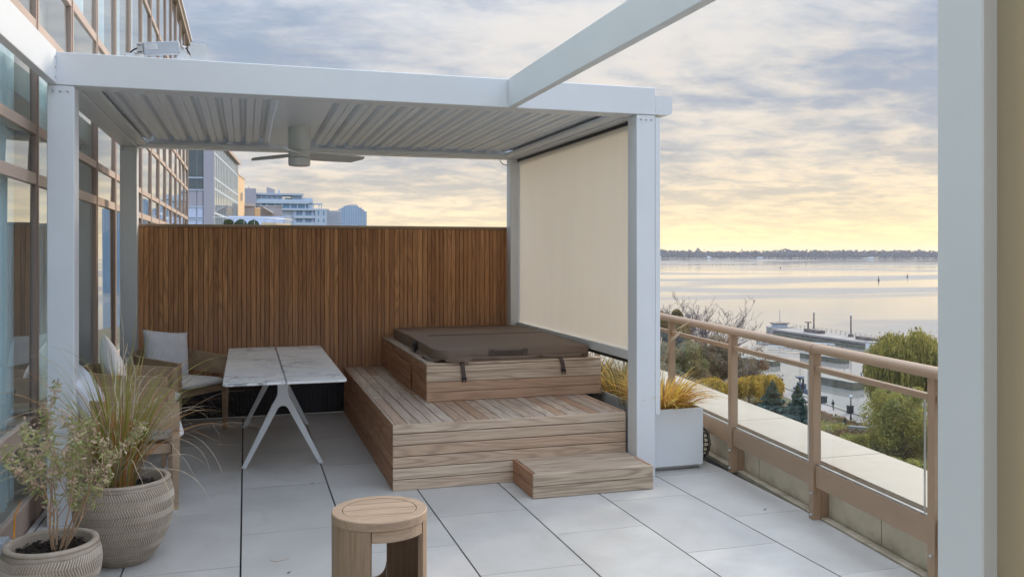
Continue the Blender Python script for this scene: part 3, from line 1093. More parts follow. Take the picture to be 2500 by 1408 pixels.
tower('grey_tower', 'distant grey precast apartment tower left of the blue tower', 0, 620, 0.95, 1.5, 'towerblue',
      [(54.11, 55.89, 32.0, 'towergrey'), (55.9, 64.0, 31.0, 'towergrey')], (0, 0.6))
tower('blue_tower', 'distant stepped blue glass tower, rightmost on the skyline', 0, 700, 1.5, 1.45, 'towerpale',
      [(71.7, 74.75, 36.4, 'towerblue'), (74.76, 86.2, 38.2, 'towerblue'), (76.3, 85.8, 39.2, 'towergrey'), (78.8, 85.2, 39.9, 'towergrey'), (86.23, 88.7, 37.3, 'towerblue'), (88.72, 90.6, 36.0, 'towerblue'), (90.62, 92.8, 34.5, 'towerblue')], (0.5, 0, 2, 3, 0.6, 1.2, 1.8))

# ------------------------------------------------------------------ timber privacy fence at the back
FY = 9.15
fc = thing('timber_fence', 'tall brown vertical board privacy fence across the back of the terrace', 'fence', (0.86, FY, 0))
x = -0.995
bm_ = MB().box(-0.5, 0.5, 0, 1, 0, 1).mesh('board', M['fence'])
cache = {}
while x < 2.79:
    w = random.choice((0.036, 0.040, 0.042, 0.044, 0.050))
    wi = round(w, 3)
    if wi not in cache:
        cache[wi] = MB().box(-wi / 2, wi / 2, 0, 0.02, 0.302, 1.895, 0.0025).mesh('board', M['fence'])
    o = link('board', cache[wi], fc, (x + w / 2 - 0.86, random.uniform(-0.002, 0.002), 0))
    x += w + 0.0035
x = -0.995
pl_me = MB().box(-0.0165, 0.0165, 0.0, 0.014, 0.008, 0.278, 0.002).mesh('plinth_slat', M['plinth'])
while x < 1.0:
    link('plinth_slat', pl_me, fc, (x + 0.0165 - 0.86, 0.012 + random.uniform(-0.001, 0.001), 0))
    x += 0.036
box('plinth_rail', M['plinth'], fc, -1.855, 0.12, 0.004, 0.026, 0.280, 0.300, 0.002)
o = box('backing', M['darkgap'], fc, -1.86, 1.93, 0.028, 0.05, 0, 1.9)
box('cap_rail', M['chair'], fc, -1.86, 1.93, -0.015, 0.075, 1.897, 1.928, 0.004)

# ------------------------------------------------------------------ louvred pergola
pg = thing('pergola', 'white louvred pergola over the hot tub corner', 'pergola', (0.87, 7.5, 0))


def pp(name, mt, x0, x1, y0, y1, z0, z1, c=0.003, par=None):
    o = box(name, M[mt], par or pg, x0, x1, y0, y1, z0, z1, c)
    if par is None:
        o.location = (-0.87, -7.5, 0)
    return o


PZ = 2.657
ZT = 2.857
bolt_me = MB().lathe([(0.0075, 0), (0.0075, 0.004), (0.004, 0.008)], 10).xf(Matrix.Rotation(R(90), 4, 'X')).mesh('bolt', M['steel'], True)
for (x0, x1, y0, y1) in ((-1.142, -0.993, 5.812, 5.972), (2.731, 2.879, 5.812, 5.972), (-1.142, -0.993, 8.98, 9.13), (2.731, 2.879, 8.98, 9.13)):
    p_ = pp('post', 'white', x0, x1, y0, y1, 0.0, PZ - 0.001, 0.004)
    for k in range(3):
        link('bolt', bolt_me, p_, (x0 + 0.035 + 0.04 * k, y0, PZ - 0.035))
pp('front_beam', 'white', -1.142, 2.882, 5.808, 5.972, PZ + 0.001, ZT, 0.004)
pp('back_beam', 'white', -1.142, 2.882, 8.978, 9.13, PZ + 0.001, ZT, 0.004)
pp('side_beam', 'white', -1.142, -0.993, 5.974, 8.976, PZ + 0.002, ZT - 0.002, 0.004)
pp('side_beam', 'white', 2.731, 2.882, 5.974, 8.976, PZ + 0.002, ZT - 0.002, 0.004)
pp('gutter', 'white', -0.991, -0.90, 6.05, 8.90, 2.672, 2.70, 0.003)
pp('gutter', 'white', 2.64, 2.729, 6.05, 8.90, 2.672, 2.70, 0.003)
pp('gutter', 'white', -0.991, 2.729, 8.90, 8.976, 2.668, 2.70, 0.003)
pp('gutter', 'white', -0.991, 2.729, 5.974, 6.045, 2.668, 2.70, 0.003)
pp('flashing', 'white', -0.991, -0.905, 6.05, 8.90, 2.735, 2.745, 0.002)
pp('flashing', 'white', 2.655, 2.729, 6.05, 8.90, 2.735, 2.745, 0.002)
pp('flashing', 'white', -0.9, 2.65, 8.84, 8.976, 2.768, 2.778, 0.002)
# louvre blade: hooked, shallow channel profile in (x, z)
pit = 0.1625
prof = [(-0.083, 0.030), (-0.072, 0.0), (-0.026, 0.0), (-0.010, 0.040), (0.012, 0.044), (0.030, 0.002), (0.074, 0.0), (0.088, 0.012), (0.092, 0.012), (0.092, 0.018), (0.086, 0.018), (0.072, 0.007), (0.034, 0.009), (0.015, 0.051), (-0.013, 0.047), (-0.030, 0.007), (-0.068, 0.007), (-0.079, 0.034)]
lm = MB().extr([(z, x_) for x_, z in prof][::-1], 'y', 0, 2.84).mesh('louvre', M['louvre'])
cap_me = MB().box(-0.022, 0.022, -0.010, 0.008, -0.016, 0.010, 0.005).box(-0.034, 0.034, -0.006, 0.010, -0.021, -0.0165).mesh('pivot_cap', M['white'])
lx = -0.835
while lx < 2.66:
    if not (0.22 < lx < 0.62):
        link('louvre', lm, pg, (lx - 0.87, 6.05 - 7.5, 2.722))
    if not (0.25 < lx < 0.6):
        link('pivot_cap', cap_me, pg, (lx - 0.87 + 0.04, 8.885 - 7.5, 2.722))
    lx += pit
pp('fan_panel', 'louvre', 0.212, 0.566, 6.05, 8.88, 2.700, 2.716, 0.002)
# small corner brackets with their X mark
for xx in (-0.955, 2.695):
    b_ = pp('corner_bracket', 'steel', xx - 0.028, xx + 0.028, 8.967, 8.977, 2.60 + 0.062, 2.725, 0.002)
    for sg in (-1, 1):
        mk = MB().box(-0.0035, 0.0035, -0.0015, 0, -0.02, 0.02).build('mark', M['black'], b_)
        mk.location = (xx, 8.9655, 2.695)
        mk.rotation_euler = (0, sg * R(28), 0)
# roller screen on the right-hand side
rs = thing('roller_screen', 'cream roller screen lowered between the right hand pergola posts', 'screen', (2.81, 7.5, 0))


def rp(name, mt, x0, x1, y0, y1, z0, z1, c=0.002):
    o = box(name, M[mt], rs, x0, x1, y0, y1, z0, z1, c)
    o.location = (-2.81, -7.5, 0)
    return o


n = 30
vs = []
for j in range(9):
    z = 0.90 + (2.632 - 0.90) * j / 8
    for k in range(n + 1):
        y = 5.975 + 3.0 * k / n
        xw = 2.825 + 0.006 * mnoise.noise((y * 2.1, z * 0.6, 0)) + 0.004 * mnoise.noise((y * 6, z * 0.9, 5))
        vs.append((xw, y, z))
o = MB().add(vs, [(j * (n + 1) + k, (j + 1) * (n + 1) + k, (j + 1) * (n + 1) + k + 1, j * (n + 1) + k + 1) for j in range(8) for k in range(n)]).build('fabric', M['screen'], rs, True)
o.location = (-2.81, -7.5, 0)
rp('bottom_bar', 'white', 2.80, 2.845, 5.976, 8.976, 0.83, 0.90)
rp('bottom_seal', 'black', 2.808, 2.838, 5.976, 8.976, 0.803, 0.829)
rp('top_seal', 'black', 2.806, 2.822, 5.976, 8.976, 2.628, 2.654)
rp('side_guide', 'white', 2.882, 2.921, 5.814, 5.90, 0.46, 2.64)
# cassette with a rounded outer edge
cs = [(2.884, 2.662), (2.985, 2.662), (3.010, 2.670), (3.020, 2.70), (3.020, 2.765), (3.012, 2.792), (2.99, 2.80), (2.884, 2.80)]
o = MB().extr([(z, x_) for x_, z in cs][::-1], 'y', 5.814, 9.1).build('cassette', M['white'], rs)
o.location = (-2.81, -7.5, 0)
wire = MB().tube([(2.62, 9.02, 2.665), (2.63, 9.03, 2.63), (2.66, 9.03, 2.60), (2.70, 9.02, 2.59), (2.728, 9.01, 2.59)], 0.006, 6).build('cable', M['white'], pg)
wire.location = (-0.87, -7.5, 0)

# fascia frame of the next bay, running back towards the viewer
fb = thing('pergola_bay', 'white pergola frame of the nearer bay with its thick post at right', 'pergola', (1.8, 1.8, 0))


def fp(name, mt, x0, x1, y0, y1, z0, z1, c=0.003):
    o = box(name, M[mt], fb, x0, x1, y0, y1, z0, z1, c)
    o.location = (-1.8, -1.8, 0)
    return o


lf_ = fp('fascia_beam', 'white', -1.142, -1.09, -2.0, 5.806, 2.665, ZT + 0.012)
fp('fascia_beam', 'white', 1.747, 1.799, -2.0, 5.806, 2.655, ZT)
fp('post', 'white', 1.747, 1.897, 1.722, 1.872, 0, 2.654, 0.004)
bolt_x = MB().lathe([(0.0075, 0), (0.0075, 0.004), (0.004, 0.008)], 10).xf(Matrix.Rotation(R(90), 4, 'Y')).mesh('bolt', M['steel'], True)
for z in (2.70, 2.76, 2.82):
    link('bolt', bolt_x, lf_, (-1.091, 5.775, z))
sn = thing('side_screen', 'beige fabric screen filling the right edge of the view', 'screen', (1.8, 0.6, 0))
o = MB().box(1.79, 1.793, -1.9, 1.72, 0.12, 2.65).build('fabric', M['side_screen'], sn)
o.location = (-1.8, -0.6, 0)
o = MB().box(1.775, 1.808, -1.9, 1.72, 0.05, 0.119).build('bottom_bar', M['white'], sn)
o.location = (-1.8, -0.6, 0)

# ceiling fan
fan = thing('ceiling_fan', 'grey three bladed ceiling fan under the pergola louvres', 'fan', (0.43, 7.5, 0))
smooth_angle(MB().lathe([(0.088, 2.70), (0.088, 2.685), (0.090, 2.683), (0.090, 2.505), (0.085, 2.503)][::-1], 40).build('motor_housing', M['fan'], fan))
smooth_angle(MB().lathe([(0.080, 2.44), (0.091, 2.442), (0.091, 2.502)], 40).build('hub', M['fan'], fan))
smooth_angle(MB().lathe([(0.070, 2.372), (0.088, 2.376), (0.091, 2.40), (0.091, 2.438)], 40).build('light_cover', M['fan'], fan))
for ang in (-105, 15, 135):
    a = R(ang)
    st = [(0.06, 0.030, 0.055), (0.14, 0.075, 0.085), (0.30, 0.078, 0.078), (0.48, 0.066, 0.062), (0.56, 0.055, -0.02)]
    vs = []
    for r_, wf, wb in st:
        for dz_ in (0.0, 0.012):
            for w_ in (-wf, wb):
                tw = -0.30 * w_
                vs.append((r_, w_, 2.462 + tw + dz_ - 0.02 * r_))
    fs = []
    for i in range(len(st) - 1):
        b0, b1 = i * 4, i * 4 + 4
        fs += [(b0, b0 + 1, b1 + 1, b1), (b0 + 2, b1 + 2, b1 + 3, b0 + 3), (b0, b1, b1 + 2, b0 + 2), (b0 + 1, b0 + 3, b1 + 3, b1 + 1)]
    e = (len(st) - 1) * 4
    fs += [(e, e + 1, e + 3, e + 2), (0, 2, 3, 1)]
    o = MB().add(vs, fs).xf(Matrix.Rotation(a, 4, 'Z')).build('blade', M['fan'], fan)

# power supply and plate on top of the front beam
ps = thing('driver_box', 'grey electrical driver box with cable tilted on top of the pergola beam', 'electrical box', (-0.51, 5.90, ZT))
TL = Matrix.Translation((0, 0, 0.022)) @ Matrix.Rotation(R(-6.5), 4, 'Y')
case = MB().box(-0.095, 0.118, -0.035, 0.035, 0.018, 0.092, 0.004).xf(TL).build('case', M['boxgrey'], ps)
MB().box(-0.132, -0.097, -0.034, 0.034, 0.019, 0.091, 0.003).xf(TL).build('end_cap', M['steel'], ps)
for z in (0.03, 0.072):
    MB().box(-0.128, -0.105, -0.0375, -0.0345, z, z + 0.005).xf(TL).build('clip', M['black'], ps)
MB().box(-0.085, -0.010, -0.0375, -0.0355, 0.045, 0.080).xf(TL).build('rating_label', M['white'], case)
for k in range(4):
    MB().box(-0.080, -0.080 + (0.045, 0.03, 0.055, 0.03)[k], -0.0385, -0.038, 0.074 - k * 0.008, 0.0762 - k * 0.008).xf(TL).build('print_line', M['boxgrey'], case)
MB().extr([(0.0, 0.065), (0.0, 0.182), (0.02, 0.172), (0.085, 0.142), (0.085, 0.118), (0.03, 0.095)][::-1], 'y', -0.02, -0.012).build('bracket', M['white'], ps)
MB().box(-0.205, -0.148, -0.02, -0.012, 0.0, 0.034).build('bracket', M['white'], ps)
MB().tube([(-0.23, 0.0, 0.0), (-0.19, 0.0, 0.03), (-0.16, 0.0, 0.06), (-0.13, 0.0, 0.075)], 0.005, 6).build('cable', M['black'], ps)
MB().tube([(0.12, 0.0, 0.10), (0.15, 0.01, 0.09), (0.172, 0.01, 0.05), (0.185, 0.01, 0.0)], 0.005, 6).build('cable', M['black'], ps)
MB().sphere((0.132, -0.02, 0.088), 0.012, 10, 6).build('cable_gland', M['steel'], ps)
MB().sphere((-0.144, -0.02, 0.036), 0.011, 10, 6).build('cable_gland', M['steel'], ps)
o = MB().box(-0.049, 0.049, 0, 0.004, 0, 0.112).build('metal_plate', M['white'])
o.location = (-0.285, 5.84, ZT)
tag(o, 'white square metal plate standing up on the pergola beam beside the driver box', 'plate')

# ------------------------------------------------------------------ hot tub platform
DX0, DX1, DY0, DY1, DZ = 0.972, 2.724, 5.988, 9.14, 0.46
dk = thing('deck_platform', 'weathered timber deck platform under the covered hot tub', 'platform', (DX0, DY0, 0))


def dp(par, org, name, mt, x0, x1, y0, y1, z0, z1, c=0.003):
    o = box(name, M[mt], par, x0, x1, y0, y1, z0, z1, c)
    o.location = (-org[0], -org[1], 0)
    return o


og = (DX0, DY0)
zb = [0.0, 0.0775, 0.156, 0.235, 0.3135, 0.393]
for i in range(6):
    z1 = (zb[i + 1] if i < 5 else DZ) - 0.004
    dp(dk, og, 'riser_board', 'deckx', DX0, DX1, DY0, DY0 + 0.02, zb[i] + 0.001, z1)
    dp(dk, og, 'side_board', 'decks', DX0, DX0 + 0.018, DY0 + 0.022, DY1, zb[i] + 0.001, z1)
dp(dk, og, 'frame', 'darkgap', DX0 + 0.022, DX1 - 0.01, DY0 + 0.022, DY1, 0.01, DZ - 0.03, 0)
dp(dk, og, 'edge_trim', 'decky', DX0 + 0.001, DX0 + 0.017, DY0 + 0.022, DY1, DZ - 0.0035, DZ + 0.0, 0.001)
xx = DX0 + 0.021
i = 0
pw = 0.0795
while xx < DX1 - 0.02:
    x1 = min(xx + pw, DX1)
    cuts = [DY0 + 0.022]
    if i < 5:
        cuts += [(7.10, 7.95, 7.05, 7.9, 7.2)[i], 8.45 + 0.1 * (i % 2)]
    cuts.append(DY1)
    for a, b in zip(cuts[:-1], cuts[1:]):
        dp(dk, og, 'deck_plank', 'decky', xx, x1, a + 0.001, b - 0.001, DZ - 0.025, DZ + random.uniform(-0.001, 0.001), 0.003)
    xx = x1 + 0.0055
    i += 1

# hot tub surround
TX0, TX1, TY0, TY1, TZ = 1.375, 2.715, 6.815, 9.135, 0.765
tb_ = thing('hot_tub_surround', 'boxed timber surround of the hot tub on the deck platform', 'hot tub', (TX0, TY0, DZ))
og = (TX0, TY0)


def tp(name, mt, x0, x1, y0, y1, z0, z1, c=0.003, par=None):
    o = box(name, M[mt], par or tb_, x0, x1, y0, y1, z0, z1, c)
    if par is None:
        o.location = (-TX0, -TY0, -DZ)
    return o


zt = [DZ + 0.002, 0.538, 0.617, 0.692]
for i in range(4):
    z1 = (zt[i + 1] if i < 3 else TZ - 0.018) - 0.003
    tp('front_board', 'deckx', TX0, 2.872, TY0, TY0 + 0.02, zt[i], z1)
    tp('side_board', 'decks', TX0, TX0 + 0.02, TY0 + 0.022, 7.46, zt[i], z1)
    tp('side_board', 'decks', TX0, TX0 + 0.02, 8.53, TY1, zt[i], z1)
    tp('side_board', 'decks', TX0 + 0.006, TX0 + 0.026, 7.462, 8.528, zt[i], z1)
tp('frame', 'darkgap', TX0 + 0.03, 2.868, TY0 + 0.024, TY1, DZ + 0.01, TZ - 0.03, 0)
# capping boards round the tub
tp('cap_board', 'deckx', TX0, 2.872, TY0, TY0 + 0.11, TZ - 0.017, TZ)
tp('cap_board', 'decky', TX0, TX0 + 0.12, TY0 + 0.112, TY1, TZ - 0.017, TZ)
ap = tp('access_panel', 'decks', TX0 - 0.016, TX0 - 0.001, 7.475, 8.515, DZ + 0.008, 0.672)
for z in (0.537, 0.616):
    tp('panel_groove', 'darkgap', TX0 - 0.0175, TX0 - 0.0165, 7.48, 8.51, z, z + 0.003, 0, par=ap)

# insulated cover in two halves
cv = thing('hot_tub_cover', 'brown vinyl two piece hot tub cover with hanging straps', 'hot tub cover', (2.1, 7.9, TZ))


def rrect(x0, x1, y0, y1, radii, n=7):
    pts = []
    for (cx, cy, a0, r) in ((x1 - radii[0], y0 + radii[0], -90, radii[0]), (x1 - radii[1], y1 - radii[1], 0, radii[1]), (x0 + radii[2], y1 - radii[2], 90, radii[2]), (x0 + radii[3], y0 + radii[3], 180, radii[3])):
        if r < 0.01:
            pts.append((cx, cy))
            continue
        for k in range(n + 1):
            a = R(a0 + 90 * k / n)
            pts.append((cx + r * math.cos(a), cy + r * math.sin(a)))
    return pts


def cover_half(x0, x1, y0, y1, radii, z0, z1, zslope):
    poly = rrect(x0, x1, y0, y1, radii)
    cx, cy = (x0 + x1) / 2, (y0 + y1) / 2
    n = len(poly)
    rings = []
    for sc, z in ((1.0, z0), (1.004, (z0 + z1) / 2 - 0.01), (1.0, z1 - 0.012), (0.994, z1 - 0.003), (0.982, z1), (0.6, z1 + 0.004), (0.25, z1 + 0.006)):
        rings.append([(cx + (x_ - cx) * sc, cy + (y_ - cy) * sc, z + (zslope(y_) if z > z0 + 0.001 else 0) + 0.004 * mnoise.noise((x_ * 4, y_ * 4, sc * 3))) for x_, y_ in poly])
    vs = [p for r_ in rings for p in r_]
    fs = []
    for k in range(len(rings) - 1):
        for i in range(n):
            j = (i + 1) % n
            fs.append((k * n + i, k * n + j, (k + 1) * n + j, (k + 1) * n + i))
    fs.append(tuple((len(rings) - 1) * n + i for i in range(n)))
    fs.append(tuple(range(n))[::-1])
    return MB().add(vs, fs)


Z0 = TZ + 0.002
for nm_, a in (('front_half', (1.455, 2.79, 6.86, 7.955, (0.05, 0.004, 0.004, 0.17))), ('back_half', (1.455, 2.79, 7.967, 9.06, (0.004, 0.16, 0.16, 0.004)))):
    o = cover_half(*a, Z0, TZ + 0.10, lambda y_: 0.012 * (1 - abs(y_ - 7.96) / 1.1)).build(nm_, M['vinyl'], cv)
    o.location = (-2.1, -7.9, -TZ)
    smooth_angle(o, 40)
MBp = MB().box(1.62, 2.74, 7.950, 7.972, TZ + 0.085, TZ + 0.116, 0.004).build('fold_hinge', M['strap'], cv)
MBp.location = (-2.1, -7.9, -TZ)
# skirt flap lying loose along the left and front
path = [(1.47, 7.85), (1.46, 7.5), (1.46, 7.2), (1.475, 7.02), (1.53, 6.90), (1.62, 6.85), (1.80, 6.835), (2.05, 6.838), (2.3, 6.845), (2.6, 6.85), (2.75, 6.853)]
pts = []
for i in range(len(path) - 1):
    for k in range(6):
        t = k / 6
        pts.append((path[i][0] * (1 - t) + path[i + 1][0] * t, path[i][1] * (1 - t) + path[i + 1][1] * t))
pts.append(path[-1])
vs = []
L = len(pts)
for i, (x_, y_) in enumerate(pts):
    u = i / (L - 1)
    a = Vector(pts[min(i + 1, L - 1)]) - Vector(pts[max(i - 1, 0)])
    a.normalize()
    nx, ny = a.y, -a.x                       # outward (away from the tub)
    if nx * (2.1 - x_) + ny * (7.9 - y_) > 0:
        nx, ny = -nx, -ny
    drop = 0.055 * math.exp(-((u - 0.42) / 0.16) ** 2)
    wv = 0.012 * math.sin(i * 0.55) + 0.008 * math.sin(i * 1.3)
    outw = 0.03 + drop + wv * 0.8
    if u > 0.55:
        outw = 0.006
    vs += [(x_, y_, TZ + 0.05 - 0.02 * u), (x_ + nx * 0.012, y_ + ny * 0.012, TZ + 0.022), (x_ + nx * outw * 0.6, y_ + ny * outw * 0.6, TZ + 0.010 + max(0, wv) * 1.2),
           (x_ + nx * outw, y_ + ny * outw, TZ + 0.006 + max(0, wv) * 1.6 if u < 0.55 else TZ - 0.006)]
fs = [(4 * i + k, 4 * i + 4 + k, 4 * i + 5 + k, 4 * i + 1 + k) for i in range(L - 1) for k in range(3)]
o = MB().add(vs, fs).build('skirt', M['vinyl'], cv, True)
o.location = (-2.1, -7.9, -TZ)
for sx, zz in ((1.665, 0.64), (2.515, 0.675)):
    mb = MB()
    yF = 6.806
    pts = [(sx - 0.015, 6.85, TZ + 0.012), (sx - 0.01, 6.812, TZ + 0.006), (sx, yF, TZ - 0.015), (sx + 0.008, yF - 0.004, zz + 0.04), (sx + 0.012, yF - 0.006, zz)]
    vs = []
    for p_ in pts:
        vs += [(p_[0] - 0.017, p_[1], p_[2]), (p_[0] + 0.017, p_[1], p_[2])]
    mb.add(vs, [(2 * i, 2 * i + 1, 2 * i + 3, 2 * i + 2) for i in range(4)])
    mb.add([(v[0], v[1] - 0.003, v[2]) for v in vs], [(2 * i + 2, 2 * i + 3, 2 * i + 1, 2 * i) for i in range(4)])
    st_ = mb.build('strap', M['strap'], cv)
    st_.location = (-2.1, -7.9, -TZ)
    bk = MB().box(sx - 0.008, sx + 0.032, yF - 0.018, yF - 0.004, zz - 0.012, zz + 0.006, 0.002)
    bk.box(sx - 0.004, sx + 0.002, yF - 0.014, yF - 0.008, zz - 0.036, zz - 0.012).box(sx + 0.022, sx + 0.028, yF - 0.014, yF - 0.008, zz - 0.036, zz - 0.012)
    bk.build('buckle', M['black'], st_)
mb = MB().box(1.93, 2.20, 6.846, 6.853, TZ + 0.045, TZ + 0.057).box(1.93, 2.20, 6.844, 6.852, TZ + 0.068, TZ + 0.082).box(1.90, 1.945, 6.845, 6.854, TZ + 0.03, TZ + 0.092).box(2.185, 2.23, 6.845, 6.854, TZ + 0.03, TZ + 0.092)
o = mb.build('handle', M['strap'], cv)
o.location = (-2.1, -7.9, -TZ)
mb = MB()
for k in range(3):
    mb.tube([(1.452, 7.62 + k * 0.05, TZ + 0.09), (1.43, 7.60 + k * 0.06, TZ + 0.06), (1.42 + 0.01 * k, 7.57 + k * 0.05, TZ + 0.012)], 0.008, 5)
mb.box(1.425, 1.455, 7.60, 7.70, TZ + 0.03, TZ + 0.085, 0.005)
o = mb.build('side_buckle', M['black'], cv)
o.location = (-2.1, -7.9, -TZ)

# entry step
sp = thing('entry_step', 'low grey timber step box in front of the deck platform', 'step', (1.838, 5.525, 0))


def sp_(name, x0, x1, y0, y1, z0, z1, c=0.003, mt='stepx'):
    o = box(name, M[mt], sp, x0, x1, y0, y1, z0, z1, c)
    o.location = (-1.838, -5.525, 0)
    return o


sp_('front_board', 1.838, 2.722, 5.525, 5.545, 0.002, 0.081)
sp_('front_board', 1.838, 2.722, 5.525, 5.545, 0.0845, 0.164)
sp_('side_board', 1.838, 1.857, 5.547, 5.984, 0.002, 0.081, mt='decks')
sp_('side_board', 1.838, 1.857, 5.547, 5.984, 0.0845, 0.164, mt='decks')
sp_('side_board', 2.703, 2.722, 5.547, 5.80, 0.002, 0.164, mt='decks')
for k, (a, b) in enumerate(((5.549, 5.655), (5.658, 5.80), (5.803, 5.984))):
    sp_('tread_board', 1.867, 2.70 if k < 2 else 2.722, a, b, 0.142, 0.163)
sp_('frame', 1.86, 2.70, 5.55, 5.98, 0.004, 0.14, 0, 'darkgap')

# ------------------------------------------------------------------ white planter with golden grass
PL = thing('planter_box', 'long white metal planter box between the pergola post and the railing', 'planter', (3.12, 5.95, 0))


def plp(name, mt, x0, x1, y0, y1, z0, z1, c=0.003):
    o = box(name, M[mt], PL, x0, x1, y0, y1, z0, z1, c)
    o.location = (-3.12, -5.95, 0)
    return o


plp('front_wall', 'white', 2.925, 3.352, 5.950, 5.962, 0.03, 0.464)
plp('side_wall', 'white', 3.340, 3.352, 5.9635, 9.0, 0.03, 0.464)
plp('side_wall', 'white', 2.925, 2.937, 5.9635, 9.0, 0.03, 0.464)
plp('end_wall', 'white', 2.938, 3.339, 8.988, 9.0, 0.03, 0.464)
plp('soil', 'soil', 2.938, 3.339, 5.964, 8.986, 0.05, 0.415, 0)
plp('plinth', 'steel', 2.95, 3.33, 5.99, 8.96, 0.0, 0.0295, 0)


def grass_clump(mb, cx, cy, cz, n, length, spread, width, droop, rbase=0.06, seg=7, bias=(0, 0), kink=0.0):
    for _ in range(n):
        a = random.uniform(0, 2 * PI)
        r0 = rbase * math.sqrt(random.random())
        out = Vector((math.cos(a) + bias[0], math.sin(a) + bias[1], 0))
        L_ = length * random.uniform(0.55, 1.1)
        sp0 = spread * random.uniform(0.25, 1.0)
        dr = droop * random.uniform(0.5, 1.3)
        p = Vector((cx + r0 * math.cos(a), cy + r0 * math.sin(a), cz))
        d = (out * sp0 * 0.5 + Vector((0, 0, 1))).normalized()
        pts = []
        for k in range(seg + 1):
            pts.append(p.copy())
            t = k / seg
            d = (d + out * sp0 * 0.16 + Vector((0, 0, -dr * t * 0.5))).normalized()
            if kink and t > 0.55:
                d = (d + Vector((random.uniform(-1, 1), random.uniform(-1, 1), random.uniform(-1.0, 0.5))) * kink).normalized()
            p = p + d * (L_ / seg)
        sd = Vector((-out.y, out.x, random.uniform(-0.5, 0.5))).normalized()
        w = width * random.uniform(0.6, 1.2)
        ws = [w * (0.55 + 0.45 * math.sin(PI * min(1, 0.2 + 0.8 * k / seg))) * (1 - (k / seg) ** 3 * 0.9) for k in range(seg + 1)]
        mb.ribbon(pts, ws, sd)


def grass(name, label, loc, spec, group=None):
    o = thing(name, label, 'grass plant', loc, 0, group)
    for nm_, mt, kw in spec:
        mb = MB()
        for k in kw:
            grass_clump(mb, 0, 0, 0, **k)
        mb.build(nm_, M[mt], o)
    return o


g1 = grass('golden_grass', 'golden yellow bladed grass clump at the near end of the white planter', (3.10, 6.16, 0.415), [
    ('blades', 'blade_yellow', [dict(n=420, length=0.40, spread=1.4, width=0.0085, droop=0.66, rbase=0.17)]),
    ('dry_blades', 'blade_straw', [dict(n=70, length=0.36, spread=1.2, width=0.003, droop=0.6, rbase=0.14)])])
g2 = grass('tall_sedge', 'tall thin seed headed grass stalks in the white planter beside the golden clump', (3.02, 6.5, 0.415), [
    ('blades', 'blade_straw', [dict(n=110, length=0.55, spread=0.55, width=0.0028, droop=0.35, rbase=0.15)])])
mb = MB()
for _ in range(9):
    x_, y_ = random.uniform(-0.05, 0.20), random.uniform(-0.25, 0.2)
    h_ = random.uniform(0.42, 0.62)
    lx_, ly_ = random.uniform(-0.08, 0.16), random.uniform(-0.12, 0.05)
    mb.tube([(x_, y_, 0), (x_ + lx_ * 0.4, y_ + ly_ * 0.4, h_ * 0.6), (x_ + lx_, y_ + ly_, h_), (x_ + lx_ * 1.35, y_ + ly_ * 1.3, h_ + 0.03), (x_ + lx_ * 1.75, y_ + ly_ * 1.7, h_ + 0.075)], [0.002, 0.002, 0.002, 0.009, 0.003], 5)
mb.build('seed_heads', M['blade_pale'], g2)
for i, (y_, lab) in enumerate(((6.95, 'straw and green grass clump in the planter seen under the screen, nearest the post'), (7.6, 'straw coloured grass clump in the planter seen behind the tub surround corner'), (8.3, 'grass clump at the far end of the planter behind the tub'))):
    grass('planter_grass', lab, (3.12, y_, 0.415), [
        ('blades', 'blade_straw', [dict(n=190, length=0.42, spread=1.0, width=0.0035, droop=0.55, rbase=0.17)]),
        ('gold_blades', 'blade_yellow', [dict(n=80, length=0.36, spread=1.2, width=0.008, droop=0.7, rbase=0.17)])], 'grass clumps along the planter')

# ------------------------------------------------------------------ parapet and glass railing
pw_ = thing('parapet_wall', 'low parapet with grey panels and pale coping stones along the terrace edge', 'wall', (3.45, 5.0, 0))


def skew(name, mt, o0, o1, y0, y1, z0, z1, par, org):
    poly = [(rail_x(y0, o0), y0), (rail_x(y0, o1), y0), (rail_x(y1, o1), y1), (rail_x(y1, o0), y1)]
    o = MB().prism(poly, z0, z1).build(name, M[mt], par)
    o.location = (-org[0], -org[1], 0)
    return o


og = (3.45, 5.0)
skew('core', 'parapet', 0.12, 0.56, -2.5, 12, -4.0, 0.285, pw_, og)
cuts = [-2.2, -0.6, 0.9, 2.65, 4.05, 5.52, 7.05, 8.6, 10.5]
for a, b in zip(cuts[:-1], cuts[1:]):
    skew('panel', 'parapet', 0.085, 0.1185, a + 0.004, b - 0.004, 0.012, 0.27, pw_, og)
joints = [-2.7, -1.45, -0.2, 1.04, 2.28, 3.52, 4.76, 6.0, 7.24, 8.48, 9.72, 10.9]
for a, b in zip(joints[:-1], joints[1:]):
    skew('coping_stone', 'coping', 0.10, 0.60, a + 0.004, b - 0.004, 0.287, 0.332, pw_, og)
skew('base_flashing', 'parapet', 0.025, 0.0845, -2.5, 10.5, -0.03, 0.010, pw_, og)

